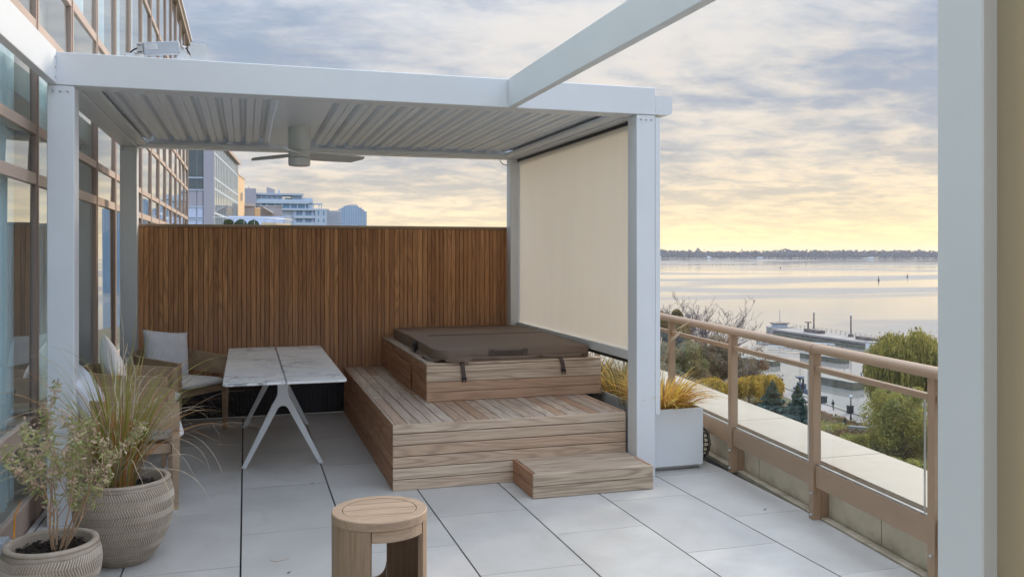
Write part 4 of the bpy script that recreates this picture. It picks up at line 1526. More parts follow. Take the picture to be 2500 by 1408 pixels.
rl = thing('glass_railing', 'taupe metal railing with glass panes and rounded handrail on the parapet', 'railing', (3.45, 5.0, 0))
PYS = [-0.1, 1.1, 2.3, 3.49, 4.616, 5.787, 7.058, 8.25, 9.45, 10.65]
for y in PYS:
    xc = rail_x(y)
    p_ = skew('post', 'taupe', -0.028, 0.026, y - 0.027, y + 0.027, 0.0, 1.031, rl, og)
    b_ = skew('bracket', 'taupe', 0.030, 0.083, y - 0.026, y + 0.022, 0.004, 0.205, rl, og)
    for z in (0.03, 0.16):
        bb = MB().sphere((xc - 0.033, y - 0.005, z), 0.010, 8, 5).build('bolt', M['steel'], p_)
hr = [(-0.036, 1.032), (-0.040, 1.052), (-0.034, 1.073), (-0.016, 1.085), (0.016, 1.085), (0.034, 1.073), (0.040, 1.052), (0.036, 1.032)]
for a, b in ((-2.4, 2.299), (2.303, 4.60), (4.606, 10.7)):
    vs = [(rail_x(a, o_), a, z) for o_, z in hr] + [(rail_x(b, o_), b, z) for o_, z in hr]
    k = len(hr)
    fs = [tuple(range(k)), tuple(range(k, 2 * k))[::-1]] + [(i, k + i, k + (i + 1) % k, (i + 1) % k) for i in range(k)]
    o = MB().add(vs, fs).build('handrail', M['taupe'], rl)
    o.location = (-og[0], -og[1], 0)
    smooth_angle(o, 50)
for a, b in zip(PYS[:-1], PYS[1:]):
    skew('mid_rail', 'taupe', -0.018, 0.018, a + 0.032, b - 0.032, 0.918, 0.948, rl, og)
    skew('bottom_rail', 'taupe', -0.016, 0.016, a + 0.032, b - 0.032, 0.205, 0.335, rl, og)
    skew('glazing_bead', 'steel', -0.008, 0.006, a + 0.034, b - 0.034, 0.336, 0.346, rl, og)
    gp = [(rail_x(a + 0.045, 0.0), a + 0.045), (rail_x(b - 0.04, 0.0), b - 0.04)]
    o = MB().prism([(gp[0][0], gp[0][1]), (gp[0][0] + 0.009, gp[0][1]), (gp[1][0] + 0.009, gp[1][1]), (gp[1][0], gp[1][1])], 0.347, 0.914).build('glass_pane', M['railglass'], rl)
    o.location = (-og[0], -og[1], 0)
    skew('pane_edge', 'steel', -0.001, 0.0105, a + 0.085, a + 0.0885, 0.347, 0.914, rl, og)

# dark wire lantern half hidden by the planter
la = thing('wire_lantern', 'dark round wire lantern on the floor behind the white planter', 'lantern', (3.455, 6.22, 0))
mb = MB()
for k in range(12):
    a = PI * 2 * k / 12
    mb.tube([(0.03 * math.cos(a), 0.03 * math.sin(a), 0.005), (0.082 * math.cos(a), 0.082 * math.sin(a), 0.05), (0.100 * math.cos(a), 0.100 * math.sin(a), 0.13), (0.085 * math.cos(a), 0.085 * math.sin(a), 0.21), (0.045 * math.cos(a), 0.045 * math.sin(a), 0.255)], 0.0035, 5)
mb.build('cage', M['black'], la)
mb = MB()
for z, r_ in ((0.02, 0.055), (0.05, 0.083), (0.085, 0.096), (0.12, 0.101), (0.155, 0.100), (0.19, 0.093), (0.225, 0.076), (0.255, 0.047)):
    mb.tube([(r_ * math.cos(2 * PI * k / 20), r_ * math.sin(2 * PI * k / 20), z) for k in range(21)], 0.004, 5, False)
mb.build('ring_wire', M['black'], la)
MB().lathe([(0.045, 0.01), (0.048, 0.015), (0.048, 0.11), (0.03, 0.112)], 20).build('candle', M['coping'], la, True)

# ------------------------------------------------------------------ dining table
tt = thing('dining_table', 'rectangular marble topped dining table on forked white metal legs', 'table', (0.275, 7.6, 0))
TXL, TXR, TYN, TYF = -0.155, 0.703, 6.385, 8.79
for nm_, x0, x1 in (('tabletop', TXL, 0.272), ('tabletop', 0.279, TXR)):
    rad = (0.004, 0.004, 0.03, 0.03) if x0 < 0 else (0.03, 0.03, 0.004, 0.004)
    o = cover_half(x0, x1, TYN, TYF, rad, 0.716, 0.732, lambda y_: 0.0)
    poly = rrect(x0, x1, TYN, TYF, rad)
    o = MB().prism(poly, 0.714, 0.730).build(nm_, M['marble'], tt)
    o.location = (-0.275, -7.6, 0)
for yf in (6.975, 8.585):
    half = [(0.044, 0.705), (0.039, 0.60), (0.042, 0.55), (0.056, 0.515), (0.080, 0.475), (0.308, 0.0), (0.272, 0.0), (0.050, 0.42), (0.036, 0.447), (0.019, 0.461), (0.0, 0.465)]
    out = half + [(-x_, z) for x_, z in half[-2::-1]]
    vsF = [(x_, -0.016, z) for x_, z in out]
    mb = MB()
    nO = len(out)
    vs = [(x_, -0.017, z) for x_, z in out] + [(x_, 0.017, z) for x_, z in out]
    fs = [(i, (i + 1) % nO, nO + (i + 1) % nO, nO + i) for i in range(nO)]
    mb.add(vs, fs)
    # faces as strips (concave outline)
    h = len(half)
    for sgn in (0, 1):
        b = sgn * nO
        tris = [(0, 1, nO - 1 - 1 + 0)]
    R_ = list(range(h))
    Lx = [nO - i for i in range(1, h)]

    def ri(i):
        return i

    def li(i):
        return (nO - 1 - i) if i < h - 1 else h - 1
    quads = [(ri(0), ri(1), li(1), li(0)), (ri(1), ri(2), li(2), li(1)), (ri(2), ri(3), li(3), li(2)), (ri(3), ri(9), li(9), li(3)) if False else None]
    quads = [q for q in quads if q]
    body = [(2, 3, 4, 7, 8, 9, 10)]
    rp_ = [2, 3, 4, 7, 8, 9, 10]
    lp_ = [li(i) for i in rp_]
    legR = [4, 5, 6, 7]
    legL = [li(i) for i in legR]
    for sgn in (0, 1):
        b = sgn * nO
        polys = [(0, 1, li(1), li(0)), (1, 2, li(2), li(1)), tuple(rp_) + (li(2),) if False else None]
        polys = [(0, 1, li(1), li(0)), (1, 2, li(2), li(1)), (2, 3, 10), (3, 9, 10), (3, 8, 9), (3, 4, 8), (4, 7, 8), (2, 10, li(2)), (li(2), 10, li(3)), (li(3), 10, li(9)), (li(3), li(9), li(8)), (li(3), li(8), li(4)), (li(4), li(8), li(7)), tuple(legR), tuple(legL)]
        for q in polys:
            mb.f.append(tuple(i + b for i in q) if sgn else tuple(i + b for i in q)[::-1])
    bmh = mb.mesh('leg_frame', M['white'])
    bm = bmesh.new()
    bm.from_mesh(bmh)
    bmesh.ops.recalc_face_normals(bm, faces=bm.faces)
    bm.to_mesh(bmh)
    bm.free()
    lg = link('leg_frame', bmh, tt, (0.0, yf - 7.6, 0))
    bv = lg.modifiers.new('bevel', 'BEVEL')
    bv.width = 0.003
    bv.segments = 2
    bv.limit_method = 'ANGLE'
    if yf < 7:
        link('bolt', bolt_me, lg, (0, -0.017, 0.655))
box('rail', M['white'], tt, -0.03, 0.03, -0.60, 0.96, 0.66, 0.70, 0.003)
box('cross_bar', M['white'], tt, -0.33, 0.33, -0.66, -0.62, 0.69, 0.713, 0.002)
box('cross_bar', M['white'], tt, -0.33, 0.33, 0.97, 1.01, 0.69, 0.713, 0.002)


# ------------------------------------------------------------------ armchairs
def soft_box(x0, x1, y0, y1, z0, z1, puff=0.5, nx=10, ny=10, nz=4):
    """cushion: superellipsoid-like closed surface"""
    vs = []
    cx, cy, cz = (x0 + x1) / 2, (y0 + y1) / 2, (z0 + z1) / 2
    hx, hy, hz = (x1 - x0) / 2, (y1 - y0) / 2, (z1 - z0) / 2
    N, K = 36, 10
    for i in range(K + 1):
        ph = -PI / 2 + PI * i / K
        cp, sp2 = math.cos(ph), math.sin(ph)
        e1 = 0.55
        for j in range(N):
            a = 2 * PI * j / N
            ca, sa = math.cos(a), math.sin(a)
            ex = 0.22
            px = math.copysign(abs(ca) ** ex, ca) * abs(cp) ** e1
            py = math.copysign(abs(sa) ** ex, sa) * abs(cp) ** e1
            pz = math.copysign(abs(sp2) ** 0.8, sp2)
            vs.append((cx + hx * px, cy + hy * py, cz + hz * pz * (1 - 0.15 * (px * px + py * py) / 2)))
    fs = [(i * N + j, i * N + (j + 1) % N, (i + 1) * N + (j + 1) % N, (i + 1) * N + j) for i in range(K) for j in range(N)]
    return MB().add(vs, fs)


def pillow_mesh(w, h, t):
    n = 16
    vs = []
    for s in (1, -1):
        for i in range(n + 1):
            for j in range(n + 1):
                u, v = 2 * i / n - 1, 2 * j / n - 1
                pin = 1 - 0.07 * (1 - u * u) * abs(v) ** 3 - 0.0
                pin2 = 1 - 0.07 * (1 - v * v) * abs(u) ** 3
                th = t / 2 * (max(0, (1 - u * u) * (1 - v * v)) ** 0.42) * (1 + 0.10 * mnoise.noise((u * 2, v * 2, s * 3.0)))
                vs.append((s * th, u * w / 2 * pin2, v * h / 2 * pin))
    m = (n + 1) ** 2
    fs = []
    for i in range(n):
        for j in range(n):
            a = i * (n + 1) + j
            q = (a, a + n + 1, a + n + 2, a + 1)
            fs.append(q)
            fs.append(tuple(m + k for k in q[::-1]))
    mb = MB().add(vs, fs)
    me = mb.mesh('throw_pillow', M['pillow'], True)
    bm = bmesh.new()
    bm.from_mesh(me)
    bmesh.ops.remove_doubles(bm, verts=bm.verts, dist=0.0005)
    bm.to_mesh(me)
    bm.free()
    return me


def make_chair():
    ch = thing('armchair', '', 'chair', (0, 0, 0), 0, 'armchairs along the dining table')
    for sx, sy in ((1, 1), (1, -1)):
        x_, y_ = 0.275, 0.295 * sy
        vs = []
        for z, s in ((0, 0.017), (0.36, 0.024), (0.684, 0.024)):
            vs += [(x_ - s + 0.003, y_ - s * 0.9, z), (x_ + s, y_ - s * 0.9, z), (x_ + s, y_ + s * 0.9, z), (x_ - s + 0.003, y_ + s * 0.9, z)]
        fs = [(3, 2, 1, 0), (8, 9, 10, 11)] + [(4 * k + i, 4 * k + (i + 1) % 4, 4 * k + 4 + (i + 1) % 4, 4 * k + 4 + i) for k in range(2) for i in range(4)]
        MB().add(vs, fs).build('leg', M['chair'], ch)
    for sy in (1, -1):
        vs = []
        for x_, z, s in ((-0.27, 0, 0.016), (-0.235, 0.36, 0.022), (-0.215, 0.60, 0.02)):
            y_ = 0.25 * sy
            vs += [(x_ - s, y_ - s, z), (x_ + s, y_ - s, z), (x_ + s, y_ + s, z), (x_ - s, y_ + s, z)]
        fs = [(3, 2, 1, 0), (8, 9, 10, 11)] + [(4 * k + i, 4 * k + (i + 1) % 4, 4 * k + 4 + (i + 1) % 4, 4 * k + 4 + i) for k in range(2) for i in range(4)]
        MB().add(vs, fs).build('leg', M['chair'], ch)
    mb = MB().box(-0.22, 0.252, 0.262, 0.288, 0.365, 0.425, 0.003).box(-0.22, 0.252, -0.288, -0.262, 0.365, 0.425, 0.003).box(0.226, 0.252, -0.26, 0.26, 0.366, 0.424, 0.003).box(-0.246, -0.222, -0.26, 0.26, 0.366, 0.424, 0.003).box(-0.22, 0.225, -0.26, 0.26, 0.40, 0.42)
    mb.build('seat_frame', M['chair'], ch)
    # wrap-around arm and back band
    pts = []
    for k in range(8):
        pts.append((0.298 - 0.40 * k / 7, 0.312))
    for k in range(1, 9):
        a = R(90 + 90 * k / 8)
        pts.append((-0.102 + 0.20 * math.cos(a) * 1.0, 0.112 + 0.20 * math.sin(a)))
    pts += [(x_, -y_) for x_, y_ in pts[::-1]]
    vs = []
    n_ = len(pts)
    for i, (x_, y_) in enumerate(pts):
        u = abs(i - (n_ - 1) / 2) / ((n_ - 1) / 2)
        rise = max(0.0, 1 - u) * 0.075
        lean = -0.05 * max(0.0, 1 - u)
        a = Vector(pts[min(i + 1, n_ - 1)]) - Vector(pts[max(0, i - 1)])
        a.normalize()
        nx, ny = -a.y, a.x
        th = 0.013
        z0, z1 = 0.515 + rise * 0.6, 0.687 + rise
        for s, z, l_ in ((1, z0, 0), (1, z1, lean), (-1, z1, lean), (-1, z0, 0)):
            vs.append((x_ + nx * th * s + l_, y_ + ny * th * s, z))
    fs = [(4 * i + k, 4 * i + (k + 1) % 4, 4 * i + 4 + (k + 1) % 4, 4 * i + 4 + k) for i in range(n_ - 1) for k in range(4)]
    fs += [(0, 1, 2, 3)[::-1], tuple(4 * (n_ - 1) + k for k in range(4))]
    smooth_angle(MB().add(vs, fs).build('arm_band', M['chair'], ch), 40)
    soft_box(-0.21, 0.335, -0.262, 0.262, 0.424, 0.515).build('seat_cushion', M['fabric'], ch, True)
    return ch


ch0 = make_chair()
specs = [
    ((-0.74, 6.24, 0), 7, 'grey brown armchair nearest the viewer, behind the big herringbone pot'),
    ((-0.86, 7.52, 0), -4, 'grey brown armchair in the middle of the row along the glass wall'),
    ((-0.585, 8.50, 0), -40, 'grey brown armchair in the far corner against the timber fence'),
]
for i, (loc, rz, lab) in enumerate(specs):
    c = ch0 if i == 0 else copy_tree(ch0)
    c.location = loc
    c.rotation_euler = (0, 0, R(rz))
    c['label'] = lab
pm = pillow_mesh(0.46, 0.44, 0.17)
for i, (loc, rot, lab) in enumerate((
        ((-0.955, 6.12, 0.69), (R(10), R(-22), R(4)), 'pale grey pillow in the chair behind the big pot, partly hidden by grass'),
        ((-1.01, 7.58, 0.70), (R(38), R(-14), R(10)), 'pale grey pillow standing on its corner in the middle armchair'),
        ((-0.70, 8.60, 0.715), (R(-8), R(-16), R(-52)), 'large pale grey pillow propped in the far corner armchair'))):
    o = link('throw_pillow', pm, None, loc, rot)
    tag(o, lab, 'pillow', 'throw pillows in the armchairs')

# ------------------------------------------------------------------ stool
STX, STY, STZ, SR = 0.600, 4.085, 0.45, 0.222
so = thing('drum_stool', 'round teak drum stool with slatted top in the foreground', 'stool', (STX, STY, 0))


def arc_wall(r0, r1, a0, a1, z0, z1, n=28):
    vs = []
    for k in range(n + 1):
        a = R(a0 + (a1 - a0) * k / n)
        for r_, z in ((r1, z0), (r1, z1), (r0, z1), (r0, z0)):
            vs.append((r_ * math.cos(a), r_ * math.sin(a), z))
    fs = [(4 * k + i, 4 * k + 4 + i, 4 * k + 4 + (i + 1) % 4, 4 * k + (i + 1) % 4) for k in range(n) for i in range(4)]
    fs += [(0, 1, 2, 3), tuple(4 * n + i for i in (3, 2, 1, 0))]
    return MB().add(vs, fs)


def ring(r0, r1, z0, z1, n=72, ch=0.004):
    vs = []
    for k in range(n):
        a = 2 * PI * k / n
        for r_, z in ((r1, z0), (r1, z1 - ch), (r1 - ch, z1), (r0, z1), (r0, z0)):
            vs.append((r_ * math.cos(a), r_ * math.sin(a), z))
    fs = [(5 * k + i, 5 * ((k + 1) % n) + i, 5 * ((k + 1) % n) + (i + 1) % 5, 5 * k + (i + 1) % 5) for k in range(n) for i in range(5)]
    return MB().add(vs, fs)


smooth_angle(ring(0.1735, SR, STZ - 0.040, STZ).build('top_ring', M['stooltop'], so), 40)
MB().lathe([(0.0, STZ - 0.05), (0.19, STZ - 0.05), (0.19, STZ - 0.0405), (0.0, STZ - 0.0405)], 48, close=False).build('under_disc', M['darkgap'], so)
# slats cut to the circle
ri_ = 0.170
rot = R(14 - YAW)
edges = [-0.170, -0.094, 0.000, 0.094, 0.170]
for a, b in zip(edges[:-1], edges[1:]):
    a2, b2 = a + 0.0026, b - 0.0026
    pl = []
    for k in range(15):
        y_ = a2 + (b2 - a2) * k / 14
        pl.append((math.sqrt(max(0, ri_ ** 2 - y_ ** 2)), y_))
    pl += [(-x_, y_) for x_, y_ in pl[::-1]]
    q = [(x_ * math.cos(rot) - y_ * math.sin(rot), x_ * math.sin(rot) + y_ * math.cos(rot)) for x_, y_ in pl]
    MB().prism(q, STZ - 0.03, STZ - 0.001).build('slat', M['stooltop'], so)
vd = math.degrees(math.atan2(-STY, -STX))      # direction towards the viewer
o0, o1 = vd - 10, vd + 64
smooth_angle(arc_wall(0.196, 0.2205, o1, o0 + 180, 0.0, STZ - 0.042).build('side_panel', M['stool'], so), 40)
smooth_angle(arc_wall(0.196, 0.2205, o1 + 180, o0 + 360, 0.0, STZ - 0.042).build('side_panel', M['stool'], so), 40)
smooth_angle(arc_wall(0.198, 0.217, o0 + 1, o1 - 1, STZ - 0.092, STZ - 0.043).build('apron', M['stooltop'], so), 40)
smooth_angle(arc_wall(0.198, 0.217, o0 + 181, o1 + 179, STZ - 0.092, STZ - 0.043).build('apron', M['stooltop'], so), 40)
MB().lathe([(0.0, 0.03), (0.194, 0.03), (0.194, 0.055), (0.0, 0.055)][::1], 48, close=False).build('base_shelf', M['stooltop'], so)
for ang, sg in ((o0, 1), (o1, -1), (o0 + 180, 1), (o1 + 180, -1)):
    vs = []
    n_ = 8
    for k in range(n_ + 1):
        u = k / n_
        zz = 0.055 + 0.075 * (1 - math.sin(u * PI / 2))
        a = R(ang + sg * (1 + 17 * (1 - math.cos(u * PI / 2))))
        for r_, z in ((0.215, 0.03), (0.215, zz), (0.198, zz), (0.198, 0.03)):
            vs.append((r_ * math.cos(a), r_ * math.sin(a), z))
    fs = [(4 * k + i, 4 * k + 4 + i, 4 * k + 4 + (i + 1) % 4, 4 * k + (i + 1) % 4) for k in range(n_) for i in range(4)]
    MB().add(vs, fs).build('corner_fillet', M['stool'], so)


# ------------------------------------------------------------------ herringbone pots
def relief_pot(name, label, loc, prof, zlo, zhi, bands, teeth, depth, soil_r, soil_z):
    o = thing(name, label, 'plant pot', loc)
    NA, NZ = 1100, 150
    zs_ = np.array([p[1] for p in prof])
    rs_ = np.array([p[0] for p in prof])
    # dense outer wall
    tz = np.linspace(0, 1, NZ)
    s = np.linspace(0, 1, len(prof))
    z = np.interp(tz, s, zs_)
    r = np.interp(tz, s, rs_)
    # smooth profile
    for _ in range(12):
        r[1:-1] = (r[:-2] + 2 * r[1:-1] + r[2:]) / 4
    th = np.linspace(0, 2 * PI, NA, endpoint=False)
    TH, ZZ = np.meshgrid(th, z, indexing='ij')
    RR = np.repeat(r[None, :], NA, 0)
    fz = (ZZ - zlo) / (zhi - zlo) * bands
    wob = 0.05 * np.sin(TH * 5) + 0.03 * np.sin(TH * 11 + 1)
    fz = fz + wob
    bi = np.floor(fz)
    fr = fz - bi
    sgn = np.where(bi % 2 == 0, 1.0, -1.0)
    jit = 0.25 * np.sin(bi * 12.9)
    ph = TH / (2 * PI) * teeth + sgn * (fr - 0.5) * 1.4 + jit * 0
    w = np.abs((ph % 1.0) - 0.5) * 2
    rid = np.clip((w - 0.35) / 0.3, 0, 1)
    rid = rid * rid * (3 - 2 * rid)
    edge = np.clip(np.minimum(fr, 1 - fr) / 0.07, 0, 1)
    rid = rid * (0.25 + 0.75 * edge)
    inb = np.clip(np.minimum(fz, bands - fz) / 0.15, 0, 1)
    rid = rid * inb
    lum = 0.5 + 0.5 * np.sin(TH * 3 + bi * 2.1)
    rid = rid * (0.75 + 0.25 * lum)
    RD = RR + depth * (rid - 0.5) * (inb > 0)
    co = np.stack([RD * np.cos(TH), RD * np.sin(TH), ZZ], -1).reshape(-1, 3)
    i = np.arange(NA)
    j = (i + 1) % NA
    k = np.arange(NZ - 1)
    A = (i[:, None] * NZ + k[None, :]).ravel()
    B = (j[:, None] * NZ + k[None, :]).ravel()
    faces = np.stack([A, B, B + 1, A + 1], 1)
    me = bpy.data.meshes.new('body')
    nv, nf = len(co), len(faces)
    me.vertices.add(nv)
    me.vertices.foreach_set('co', co.astype(np.float32).ravel())
    me.loops.add(nf * 4)
    me.loops.foreach_set('vertex_index', faces.astype(np.int32).ravel())
    me.polygons.add(nf)
    me.polygons.foreach_set('loop_start', np.arange(0, nf * 4, 4, dtype=np.int32))
    me.polygons.foreach_set('loop_total', np.full(nf, 4, dtype=np.int32))
    me.polygons.foreach_set('use_smooth', np.ones(nf, dtype=bool))
    at = me.attributes.new('relief', 'FLOAT', 'POINT')
    at.data.foreach_set('value', rid.astype(np.float32).ravel())
    me.materials.append(M['pot'])
    me.update()
    link('body', me, o)
    rt, ztop = prof[-1]
    smooth_angle(MB().lathe([(rt - 0.002, ztop - 0.001), (rt + 0.003, ztop + 0.008), (rt - 0.002, ztop + 0.017), (rt - 0.022, ztop + 0.018), (rt - 0.030, ztop + 0.010), (rt - 0.032, soil_z - 0.05)], 96, close=False).build('rim', M['pot'], o), 60)
    MB().lathe([(0.0, soil_z - 0.002), (soil_r * 0.6, soil_z), (soil_r, soil_z - 0.006)], 40, close=False).build('soil', M['soil'], o)
    n = 420
    a = RNG.random(n) * 2 * PI
    rr = soil_r * 0.97 * np.sqrt(RNG.random(n))
    P_ = np.stack([rr * np.cos(a), rr * np.sin(a), soil_z + 0.004 + 0.012 * RNG.random(n)], 1)
    u = rand_dirs(n) * np.array([1, 1, 0.4]) * (0.006 + 0.014 * RNG.random((n, 1)))
    v = rand_dirs(n) * np.array([1, 1, 0.5]) * (0.004 + 0.006 * RNG.random((n, 1)))
    c = tri_cloud('bark_mulch', M['chips'], P_, u, v, o)
    c['kind'] = 'stuff'
    return o


BIG = (-0.625, 5.08)
SML = (-0.845, 4.40)
relief_pot('plant_pot', 'large herringbone relief clay pot holding the tall grass', (BIG[0], BIG[1], 0),
           [(0.125, 0.0), (0.150, 0.03), (0.185, 0.08), (0.215, 0.14), (0.236, 0.20), (0.248, 0.27), (0.250, 0.33), (0.243, 0.385), (0.232, 0.425)], 0.045, 0.412, 9, 120, 0.007, 0.20, 0.385)
relief_pot('plant_pot', 'smaller herringbone relief clay pot in the lower left corner holding the shrub', (SML[0], SML[1], 0),
           [(0.115, 0.0), (0.14, 0.03), (0.168, 0.08), (0.190, 0.14), (0.204, 0.20), (0.209, 0.25), (0.205, 0.29), (0.196, 0.322)], 0.04, 0.305, 6, 104, 0.007, 0.165, 0.295)

# tall arching grass in the big pot
tg = thing('tall_grass', 'tall arching russet and green grass growing in the large pot', 'grass plant', (BIG[0] - 0.03, BIG[1] + 0.02, 0.385))
mb = MB()
grass_clump(mb, 0, 0, 0, n=150, length=0.78, spread=0.50, width=0.0038, droop=0.26, rbase=0.085, seg=9)
grass_clump(mb, 0, 0, 0, n=55, length=1.05, spread=0.85, width=0.0030, droop=0.46, rbase=0.08, seg=12, bias=(-0.5, 0.0))
mb.build('green_blades', M['blade_green'], tg)
mb = MB()
grass_clump(mb, 0, 0, 0, n=260, length=0.42, spread=0.22, width=0.0042, droop=0.10, rbase=0.08, seg=7)
grass_clump(mb, 0, 0, 0, n=45, length=0.95, spread=0.75, width=0.0028, droop=0.5, rbase=0.08, seg=12, kink=0.12)
mb.build('russet_blades', M['blade_red'], tg)
mb = MB()
grass_clump(mb, 0, 0, 0, n=60, length=0.98, spread=0.85, width=0.0026, droop=0.62, rbase=0.08, seg=16, kink=0.22)
grass_clump(mb, 0, 0, 0, n=30, length=1.1, spread=0.9, width=0.0026, droop=0.58, rbase=0.08, seg=16, kink=0.2, bias=(0.8, -0.1))
grass_clump(mb, 0, 0, 0, n=34, length=1.2, spread=0.95, width=0.0026, droop=0.5, rbase=0.08, seg=16, kink=0.2, bias=(-0.9, 0.0))
mb.build('dry_blades', M['blade_pale'], tg)

# silvery shrub in the small pot
sh = thing('silver_shrub', 'half dry silvery leaved shrub with pale stems in the small pot', 'shrub', (SML[0] + 0.03, SML[1], 0.29))
mb = MB()
tips = []


def stem_rec(p, d, L_, r_, depth):
    n_ = 5
    pts = [p.copy()]
    dd = d.copy()
    for k in range(n_):
        dd = (dd + Vector((random.uniform(-1, 1), random.uniform(-1, 1), random.uniform(-0.3, 0.7))) * 0.16).normalized()
        p = p + dd * (L_ / n_)
        pts.append(p.copy())
        if depth == 0 or k >= 2:
            tips.append((p.copy(), dd.copy(), depth))
    mb.tube(pts, [r_ * (1 - 0.6 * k / n_) for k in range(n_ + 1)], 5)
    if depth < 2:
        for _ in range(2):
            k = random.randint(2, n_)
            d2 = (dd + Vector((random.uniform(-1, 1), random.uniform(-1, 1), random.uniform(-0.1, 0.8))) * 0.7).normalized()
            stem_rec(pts[k], d2, L_ * random.uniform(0.5, 0.75), r_ * 0.55, depth + 1)


for k in range(9):
    a = 2 * PI * k / 9 + random.uniform(-0.2, 0.2)
    tilt = random.uniform(0.20, 0.52)
    bx_ = 0.25 if k % 3 else 0.0
    stem_rec(Vector((0.03 * math.cos(a), 0.03 * math.sin(a), 0)), Vector((math.cos(a) * tilt + bx_ * 0.6, math.sin(a) * tilt + 0.1, 1)).normalized(), random.uniform(0.32, 0.52), 0.006, 0)
mb.build('stems', M['stem'], sh)
P, U, V, Pd, Ud, Vd = [], [], [], [], [], []
for p, d, dep in tips:
    if p.z < 0.19:
        continue
    for _ in range(11 if dep else 4):
        q = p + Vector((random.gauss(0, 0.015), random.gauss(0, 0.015), random.gauss(-0.008, 0.020)))
        dr = Vector((random.uniform(-1, 1), random.uniform(-1, 1), random.uniform(-1.1, 0.5))).normalized()
        ln = random.uniform(0.017, 0.034)
        wd = dr.cross(Vector((random.uniform(-1, 1), random.uniform(-1, 1), 0.4))).normalized() * ln * 0.2
        if random.random() < 0.72:
            P.append(q), U.append(dr * ln), V.append(wd)
        else:
            Pd.append(q), Ud.append(dr * ln * 0.7), Vd.append(wd * 1.4)
    if p.z > 0.33 and random.random() < 0.8:
        for _ in range(12):
            q = p + Vector((random.gauss(0, 0.014), random.gauss(0, 0.014), random.gauss(0.012, 0.014)))
            dr = Vector((random.uniform(-1, 1), random.uniform(-1, 1), random.uniform(-1, 1))).normalized()
            Pd.append(q), Ud.append(dr * 0.010), Vd.append(dr.orthogonal().normalized() * 0.0045)
tri_cloud('leaves', M['lf_silver'], np.array(P), np.array(U), np.array(V), sh)
tri_cloud('dry_flowers', M['lf_dry'], np.array(Pd), np.array(Ud), np.array(Vd), sh)
sh.scale = (0.85, 0.85, 0.84)

# small outlet box on the sill and the orange stalk
ob = thing('outlet_box', 'small grey outdoor outlet box on the sill at the lower left edge', 'electrical box', (-1.225, 5.10, 0.02))
box('case', M['boxgrey'], ob, -0.02, 0.035, -0.06, 0.06, 0.0, 0.14, 0.006)
box('cover', M['white'], ob, 0.036, 0.046, -0.05, 0.05, 0.012, 0.128, 0.004)
box('latch', M['black'], ob, 0.047, 0.052, -0.02, 0.02, 0.05, 0.075, 0.002)
mb = MB().tube([(-1.02, 4.55, 0.205), (-1.10, 4.85, 0.23), (-1.175, 5.2, 0.252), (-1.20, 5.45, 0.262)], [0.006, 0.0055, 0.005, 0.003], 6)
o = mb.build('orange_stalk', M['orange'])
tag(o, 'thin bright orange stalk crossing the sill behind the small pot', 'stalk')

# fallen bits on the floor
for (x_, y_, lab) in ((0.45, 6.35, 'tiny dark dry leaf on the tiles in front of the table leg'), (0.21, 4.62, 'curled dry leaf on the tiles left of the stool'), (3.18, 4.86, 'brown leaf scrap on the tiles beside the second railing post')):
    o = MB().add([(-0.012, 0, 0.002), (0, 0.006, 0.006), (0.016, 0.002, 0.012), (0.002, -0.006, 0.004)], [(0, 1, 3), (1, 2, 3)]).build('dry_leaf', M['bark'])
    o.location = (x_, y_, 0)
    tag(o, lab, 'leaf', 'dry leaves on the tiles')
o = MB().tube([(0.125, 4.86, 0.002), (0.13, 4.83, 0.003), (0.16, 4.81, 0.002), (0.20, 4.825, 0.004), (0.225, 4.84, 0.006)], 0.0012, 4).build('fallen_grass', M['stem'])
tag(o, 'thin curled grass blade fallen on the tiles left of the stool', 'grass blade')


# ------------------------------------------------------------------ harbour: jetty, docks, boats
jt = thing('breakwater_jetty', 'long concrete breakwater jetty with railing out on the lake', 'jetty', (185, 240, WZ))
o = MB().prism([(-8.5, -42), (0.5, -42), (0.5, 26), (-8.5, 24)], -1.5, 1.5).build('wall', M['riprap'], jt)
MB().prism([(-8.7, -42), (0.7, -42), (0.7, 26.2), (-8.7, 24.2)], 1.51, 2.1).build('deck', M['jetty'], jt)
MB().box(-9.6, -8.8, -42, 22, -1.2, 0.9).build('fender', M['dock'], jt)
mb = MB()
for k in range(28):
    mb.box(0.3, 0.45, -41 + 2.4 * k, -40.85 + 2.4 * k, 2.11, 3.3)
mb.box(0.3, 0.42, -41, 26, 3.3, 3.38).box(0.3, 0.42, -41, 26, 2.75, 2.8)
mb.build('railing', M['steel'], jt)
MB().prism([(-8.5, 24.5), (1.5, 26.5), (0.5, 32), (-3.5, 36), (-7, 31)], -1, 2.4).build('bow_block', M['jetty'], jt)
MB().prism([(-6, 26), (-1, 27), (-1.5, 31), (-5.5, 30)], 2.41, 3.5).build('bow_house', M['condo'], jt)
MB().prism([(-6.6, 25.6), (-0.4, 26.6), (-1, 31.4), (-6, 30.4)], 3.51, 3.8).build('bow_roof', M['riprap'], jt)
MB().box(-5, -2.5, 4, 12, 2.11, 3.2).build('bench_block', M['riprap'], jt)
MB().tube([(-4, 11, 3.2), (-4, 11, 5.2)], 0.25, 6).build('mooring_post', M['riprap'], jt)
MB().box(-4.8, -3.2, 10.2, 11.8, 5.21, 5.5).build('post_cap', M['riprap'], jt)
MB().box(-5, -2, -26, -14, 2.11, 3.1).build('bench_block', M['riprap'], jt)
